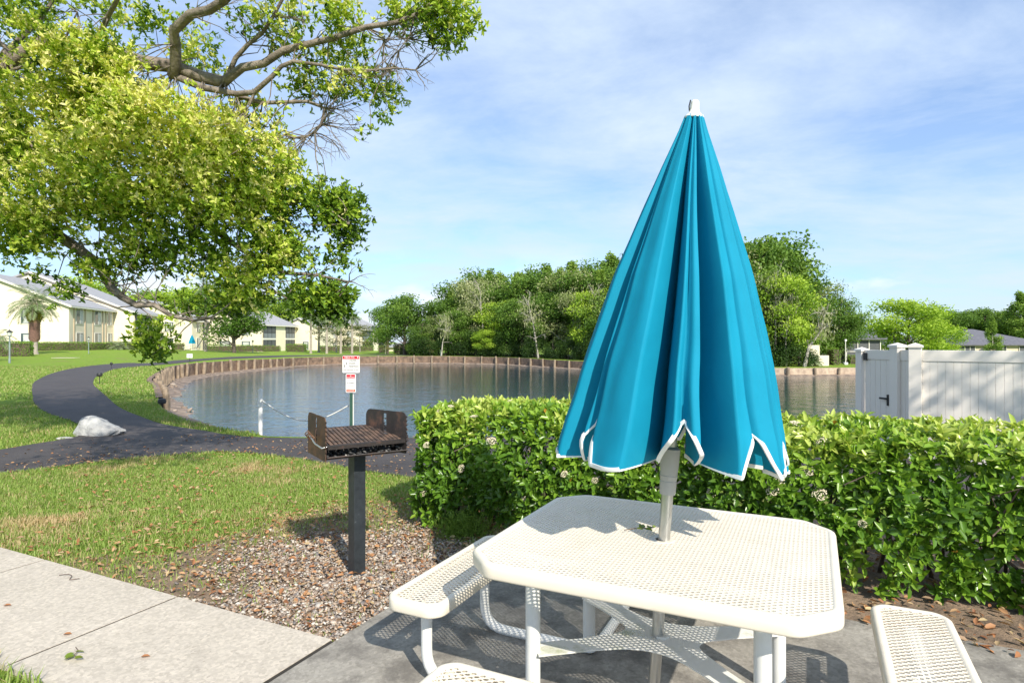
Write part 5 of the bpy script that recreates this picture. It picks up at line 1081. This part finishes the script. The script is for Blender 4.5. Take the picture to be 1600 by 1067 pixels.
d = 45; x = at(296.5, d); e = empty('lawn_notice', (x, d, gz(x, d)), 0, 'small white notice on a thin stake above the lake wall', 'sign'); MB().box((0, 0, .25), (.03, .03, .6)).build('stake', BKM, e); MB().box((0, -.02, .47), (.42, .02, .30), 0, .004).build('sign_board', SWH, e); MB().box((0, -.033, .47), (.03, .004, .18)).build('arrow_mark', INK, e)
x, y = G(103, 560); tag(MB().prism([(x-.9, y-.5), (x+.9, y-.2), (x+.9, y+.5), (x-.9, y+.3)], -.05, .07).build('utility_cover', CW), 'flat pale concrete cover set in the lawn', 'cover')
# far closed parasol over a table
d = 92; x = at(300, d); zg = gz(x, d); e = empty('closed_parasol', (x, d, zg), 0, 'small distant closed teal parasol on the apartment lawn', 'umbrella'); MB().tube([(0, 0, .0), (0, 0, 2.3)], .03, 8).build('pole', WHT, e)
mb = MB(); vs = []; K = 24
for z_, r_ in ((2.28, .04), (1.8, .22), (1.2, .38), (1.0, .42)):
    for k in range(K): a = k*2*math.pi/K; q = r_*(1+.22*math.cos(8*a)); vs.append((q*math.cos(a), q*math.sin(a), z_+(.05*math.cos(8*a) if z_ < 1.1 else 0)))
mb.add(vs, [(j*K+k, j*K+(k+1) % K, (j+1)*K+(k+1) % K, (j+1)*K+k) for j in range(3) for k in range(K)]).build('canopy', TEAL, e, 60)
e = empty('distant_picnic_table', (x, d-.05, zg), 0, 'small distant white picnic table under the far teal parasol', 'picnic table'); MB().box((0, 0, .74), (1.3, 1.2, .05), 0, .02).build('tabletop', WHT, e)
for sx in (-1, 1): MB().box((sx*.95, 0, .44), (.3, 1.2, .05), 0, .02).build('bench', WHT, e)
for sx in (-1, 1):
    for sy in (-1, 1): MB().tube([(sx*.95, sy*.4, .42), (sx*.9, sy*.4, .05), (sx*.4, sy*.4, .05), (sx*.4, sy*.4, .72)], .03, 8).build('leg', WHT, e)
# ------------------------------------------------------------------ apartment blocks
STU = simple('cream_stucco', (.78, .70, .54), (.73, .65, .50), .8, .9, bmp=.3, bscale=12, bdist=.01); TRM = simple('tan_trim', (.50, .40, .28), (.46, .36, .25), 2, .8); ROF = simple('grey_shingle', (.36, .36, .37), (.28, .28, .29), 3, .9, bmp=.6, bscale=9, bdist=.03)
GLA = simple('window_glass', (.05, .07, .08), (.10, .13, .14), 1.2, .08, bmp=0); CUR = simple('pale_blind', (.55, .56, .54), (.4, .42, .4), 2, .5); SCR = simple('dark_screen', (.10, .105, .11), (.06, .065, .07), 1.5, .6); WTR = simple('white_trim', (.72, .69, .62), (.68, .65, .58), 3, .6)
def wing(B, corner, s, zg, depth, gw, eave, slope, wins=(), bals=(), gwins=(), cols=()):
    """one wing: gable wall runs to the side g, side wall runs along s"""
    s = Vector(s).normalized(); g = Vector((-s.y, s.x));
    if g.x > 0: g = -g
    c = Vector(corner); ang = math.atan2(s.y, s.x); rz_ = eave+slope*gw/2; zg -= .15
    def W(a, b, z): p = c+s*a+g*b; return (p.x, p.y, zg+z)
    mb = MB(); pr = [(0, 0), (0, eave), (gw/2, rz_), (gw, eave), (gw, 0)]; n = 5
    mb.add([W(0, b, z) for b, z in pr]+[W(depth, b, z) for b, z in pr], [tuple(range(n)), tuple(range(2*n-1, n-1, -1))]+[(i, n+i, n+(i+1) % n, (i+1) % n) for i in range(n)]); mb.build('wall', STU, B)
    mb = MB(); th = .22; ov = .45
    for sg in (0, 1):
        e0 = (-ov if sg == 0 else gw+ov); ze = eave-slope*ov+.03
        A_ = [W(-ov, e0, ze), W(depth+ov, e0, ze), W(depth+ov, gw/2, rz_+.03), W(-ov, gw/2, rz_+.03)]; T_ = [(p[0], p[1], p[2]+th) for p in A_]; mb.add(A_+T_, [(0, 1, 2, 3), (7, 6, 5, 4), (0, 4, 5, 1), (1, 5, 6, 2), (2, 6, 7, 3), (3, 7, 4, 0)])
    mb.build('roof', ROF, B)
    mb = MB(); A_ = [W(-ov-.03, -ov, eave-slope*ov-.02), W(-ov-.03, gw/2, rz_-.02)]; mb.add([A_[0], A_[1], (A_[1][0], A_[1][1], A_[1][2]+.24), (A_[0][0], A_[0][1], A_[0][2]+.24)], [(0, 1, 2, 3)]); A_ = [W(-ov, -ov-.04, eave-slope*ov), W(depth+ov, -ov-.04, eave-slope*ov)]; mb.add([A_[0], A_[1], (A_[1][0], A_[1][1], A_[1][2]+.2), (A_[0][0], A_[0][1], A_[0][2]+.2)], [(0, 1, 2, 3)]); mb.build('fascia', WTR, B)
    def bx(a0, a1, b0, b1, z0, z1): return MB().add([W(a, b, z) for z in (z0, z1) for a, b in ((a0, b0), (a1, b0), (a1, b1), (a0, b1))], [(3, 2, 1, 0), (4, 5, 6, 7), (0, 1, 5, 4), (1, 2, 6, 5), (2, 3, 7, 6), (3, 0, 4, 7)])
    for (a0, a1, z0, z1) in wins:
        wf = bx(a0-.09, a1+.09, -.06, .02, z0-.09, z1+.09).build('window', WTR, B); bx(a0, a1, -.075, -.05, z0, z1).build('pane', GLA, wf); bx(a0+(a1-a0)*.45, a1-.12, -.085, -.075, z0+.05, z1-.15).build('blind', CUR, wf); bx((a0+a1)/2-.04, (a0+a1)/2+.04, -.1, -.085, z0, z1).build('mullion', WTR, wf)
    for (b0, b1, z0, z1) in gwins:
        wf = bx(-.06, .02, b0-.09, b1+.09, z0-.09, z1+.09).build('window', WTR, B); bx(-.075, -.05, b0, b1, z0, z1).build('pane', GLA, wf); bx(-.085, -.075, b0+.2, b1-.25, z0+.05, z1-.15).build('blind', CUR, wf)
    for (a0, a1) in bals:
        for (z0, z1) in ((.25, 2.45), (2.75, 5.05)):
            bf = bx(a0, a1, -.10, -.01, z0, z1).build('balcony_screen', SCR, B); k = 3; mbm = MB()
            for i in range(k+1): aa = a0+(a1-a0)*i/k; q = bx(aa-.05, aa+.05, -.15, -.10, z0, z1); mbm.add(q.v, q.f)
            q = bx(a0, a1, -.15, -.11, z0+.95, z0+1.05); mbm.add(q.v, q.f); mbm.build('screen_frame', BKM, bf)
            if z0 > 2: bx(a0, a1, -.13, -.105, z0, z0+.93).build('balcony_rail', simple('grey_rail', (.20, .22, .24)) if 'grey_rail' not in MATS else MATS['grey_rail'], bf)
        bx(a0-.1, a1+.1, -.16, -.005, 2.45, 2.75).build('balcony_slab', WTR, B)
    for a in cols: bx(a-.10, a+.10, -.09, .0, 0, eave-.1).build('trim_strip', TRM, B)
wv_ = [(1.96, 3.8, 3.45, 5.2), (1.96, 3.8, .75, 2.25), (7.5, 9.4, 3.45, 5.2), (7.5, 9.4, .75, 2.25), (11.9, 13.3, 3.45, 5.2), (11.9, 13.3, .75, 2.25)]
B1 = empty('apartment_block', (0, 0, 0), 0, 'cream stucco apartment block with sloping grey roofs behind the stout palm', 'building')
wing(B1, (-53.8, 75), (-.24, .97), .33, 13.9, 18, 5.5, .42, wv_, (), [(3.9, 5.0, 3.4, 5.2), (3.9, 5.0, .7, 2.2)], (1.3, 4.5, 6.9, 10.1, 11.2)); wing(B1, (-54.6, 89.3), (-.24, .97), .25, 12, 26, 5.35, .42, [(9.6, 10.8, 3.5, 5.0)], [(.35, 7.2)])
B1b = empty('apartment_block', (0, 0, 0), 0, 'cream apartment block half hidden behind the pale forked trunk', 'building'); wing(B1b, (at(300, 106), 106), (-.12, .99), -.3, 12, 16, 5.3, .42, [(2, 3.6, 3.4, 5), (2, 3.6, .8, 2.3)], [(5, 9.5)], [(3, 4.4, 3.4, 5), (3, 4.4, .7, 2.3), (8, 9.6, .5, 2.3)])
B2 = empty('apartment_block', (0, 0, 0), 0, 'cream apartment block with two stacked screened balconies and a grey roof', 'building')
wing(B2, (at(409, 112), 112), (.10, .99), -.75, 13.6, 13, 5.2, .42, (), [(.5, 5.0), (9.3, 13.0)], [(2.2, 3.8, 3.3, 4.9), (2.2, 3.8, .5, 2.2), (6, 8, 3.3, 4.9), (6, 8, .5, 2.2)]); wing(B2, (at(497, 126), 126), (.10, .99), -.9, 8, 8, 5.2, .42, (), (), [(2, 3.2, .5, 2.2)])
B3 = empty('apartment_block', (0, 0, 0), 0, 'farthest cream apartment block seen past the end of the palm row', 'building'); wing(B3, (at(565, 140), 140), (.16, .98), -1.2, 14, 13, 5.2, .42, (), [(.5, 6.2), (10.2, 13.5)], [(2, 3.4, 3.3, 4.9), (2, 3.4, .5, 2.2), (6, 8, 3.3, 4.9), (6, 8, .5, 2.2)])
WTN = simple('tan_house_wall', (.58, .50, .38), (.54, .46, .35), 1, .9); SLA = simple('slate_roof', (.15, .15, .17), (.10, .10, .12), 3, .9, bmp=.5, bscale=9, bdist=.03)
def bungalow(px0, px1, d, eave_y, ridge_y, depth, label, wallm, roofm, opens=(), arches=()):
    x0, x1 = at(px0, d), at(px1, d); ze, zr = zat(eave_y, d), zat(ridge_y, d); zg = min(gz(x0, d), gz(x1, d))-.3; B = empty('bungalow', (0, 0, 0), 0, label, 'house')
    MB().prism([(x0, d), (x1, d), (x1, d+depth), (x0, d+depth)], zg, ze).build('wall', wallm, B); o_ = .5; h_ = min(depth, x1-x0)/2
    P_ = [(x0-o_, d-o_, ze), (x1+o_, d-o_, ze), (x1+o_, d+depth+o_, ze), (x0-o_, d+depth+o_, ze), (x0+h_, d+depth/2, zr), (x1-h_, d+depth/2, zr)]
    Q_ = [(p[0], p[1], p[2]+.16) for p in P_[:4]]+[(p[0], p[1], p[2]+.16) for p in P_[4:]]
    mb = MB().add([P_[0], P_[1], P_[2], P_[3]]+Q_, [(3, 2, 1, 0), (0, 1, 5, 4), (1, 2, 6, 5), (2, 3, 7, 6), (3, 0, 4, 7), (4, 5, 9, 8), (6, 7, 8, 9), (5, 6, 9), (7, 4, 8)]); mb.build('roof', roofm, B)
    for a, b, t_, bt in opens:
        xa, xb = at(a, d), at(b, d); q = MB().box(((xa+xb)/2, d-.03, (zat(t_, d)+zat(bt, d))/2), (xb-xa, .05, zat(t_, d)-zat(bt, d))).build('lanai_screen', SCR, B); mbm = MB()
        for k in range(4): mbm.box((xa+(xb-xa)*k/3, d-.08, (zat(t_, d)+zat(bt, d))/2), (.07, .05, zat(t_, d)-zat(bt, d)))
        mbm.box(((xa+xb)/2, d-.08, (zat(t_, d)+zat(bt, d))/2), (xb-xa, .04, .06)); mbm.build('screen_frame', WTR, q)
    for a, w_ in arches:
        xa = at(a, d); mb = MB(); pts_ = [(xa-w_, d-.04, zg+.2)]+[(xa-w_*math.cos(t_), d-.04, ze-.9+.55*math.sin(t_)) for t_ in np.linspace(0, math.pi, 10)]+[(xa+w_, d-.04, zg+.2)]; mb.add(pts_, [tuple(range(len(pts_)))]); mb.build('arched_doorway', SCR, B)
    return B
bungalow(1352, 1468, 78, 540, 513, 13, 'tan bungalow with dark hipped roof behind the wide yellow green tree', WTN, SLA, [(1392, 1440, 541, 560), (1445, 1462, 541, 560)], [(1372, .8)])
bungalow(1493, 1640, 84, 540, 515, 12, 'tan bungalow with hipped slate roof and black lanai screens above the fence', WTN, SLA, [(1499, 1523, 541, 560), (1555, 1572, 541, 560), (1592, 1625, 541, 560)], [(1538, .9)])
bungalow(604, 664, 108, 543, 531, 12, 'low cream bungalow with a grey roof behind the large oak', STU, ROF)
MB_ = MB(); d = 54; x0, x1 = at(1322, d), at(1375, d); e = empty('screened_lanai', (0, 0, 0), 0, 'black screened lanai with pale frame beside the lake bank', 'porch'); zg = gz(x0, d)
MB().box(((x0+x1)/2, d+1.5, zg+1.05), (x1-x0, 3, 2.1)).build('screen_wall', SCR, e); mbm = MB()
for k in range(4): mbm.box((x0+(x1-x0)*k/3, d-.04, zg+1.05), (.07, .06, 2.1))
mbm.box(((x0+x1)/2, d-.04, zg+1.08), (x1-x0, .05, .06)); mbm.box(((x0+x1)/2, d-.04, zg+2.1), (x1-x0, .05, .08)); mbm.build('screen_frame', WTR, e)
MB().prism([(x0-.4, d-.4), (x1+.4, d-.4), (x1+.4, d+3.4), (x0-.4, d+3.4)], zg+2.12, zg+2.25).build('roof', SLA, e)
d = 50; x = at(1321, d); e = empty('dock_lamp', (x, d, gz(x, d)), 0, 'thin white lamp post with square base on the far bank', 'lamp'); MB().box((0, 0, .1), (.28, .28, .2), 0, .02).build('base', SWH, e); MB().tube([(0, 0, .2), (0, 0, 1.9)], .035, 8).build('pole', WTR, e); MB().box((0, 0, 1.98), (.16, .16, .16), 0, .02).build('lamp_head', SWH, e)
d = 48; e = empty('garden_wall', (0, 0, 0), 0, 'stepped cream garden wall near the end of the wood', 'wall'); zg = gz(at(1285, d), d)
MB().box((at(1286, d), d, zg+.35), (at(1294, d)-at(1278, d), .25, .9), 0, .01).build('low_wall', STU, e); MB().box((at(1292, d), d+2.0, zg+.7), (.75, .25, 1.75), 0, .01).build('tall_wall', STU, e)
# ------------------------------------------------------------------ rip-rap and debris on the muddy shore
n = 420; X = []; Y = []
for _ in range(n):
    i = RS.randint(NS)
    if SK[i] != 1: continue
    p = SXY[i]-SNO[i]*RS.uniform(.2, 2.6); X.append(p[0]); Y.append(p[1])
X, Y = np.array(X), np.array(Y); MUDS = attrmat('shore_stone', [(0, (.22, .17, .13)), (.6, (.32, .25, .20)), (1, (.42, .35, .29))], .9)
stones('shore_rubble', X, Y, ground(X, Y)+.01, RS.gamma(3, .02, len(X))+.015, MUDS, 'pinkish rubble and mud lumps at the foot of the timber wall')
n = 300; X = RS.uniform(-10, 3, n); Y = RS.uniform(7.2, 10.2, n); a = inpoly(X, Y, poly); litter('path_leaves', X[a], Y[a], .028+RS.uniform(0, .01, a.sum()), RS.uniform(.03, .06, a.sum()), LIT, 'few dry leaves scattered over the asphalt')
# a second tree behind the viewer, whose shade dapples bench and fence
SH = proto('oak', 8, 77, 2600, .35, .42, .16, 'oak', .2, BK_G, 18)
plant(SH, 9.9, 1.1, 8.6, 'leafy tree beside the picnic area beyond the frame', 'tree', None, .75)
for e in HID:
    if '_h' in e: del e['_h']
    if e.name not in used:
        for c in children(e): bpy.data.objects.remove(c)
        bpy.data.objects.remove(e)
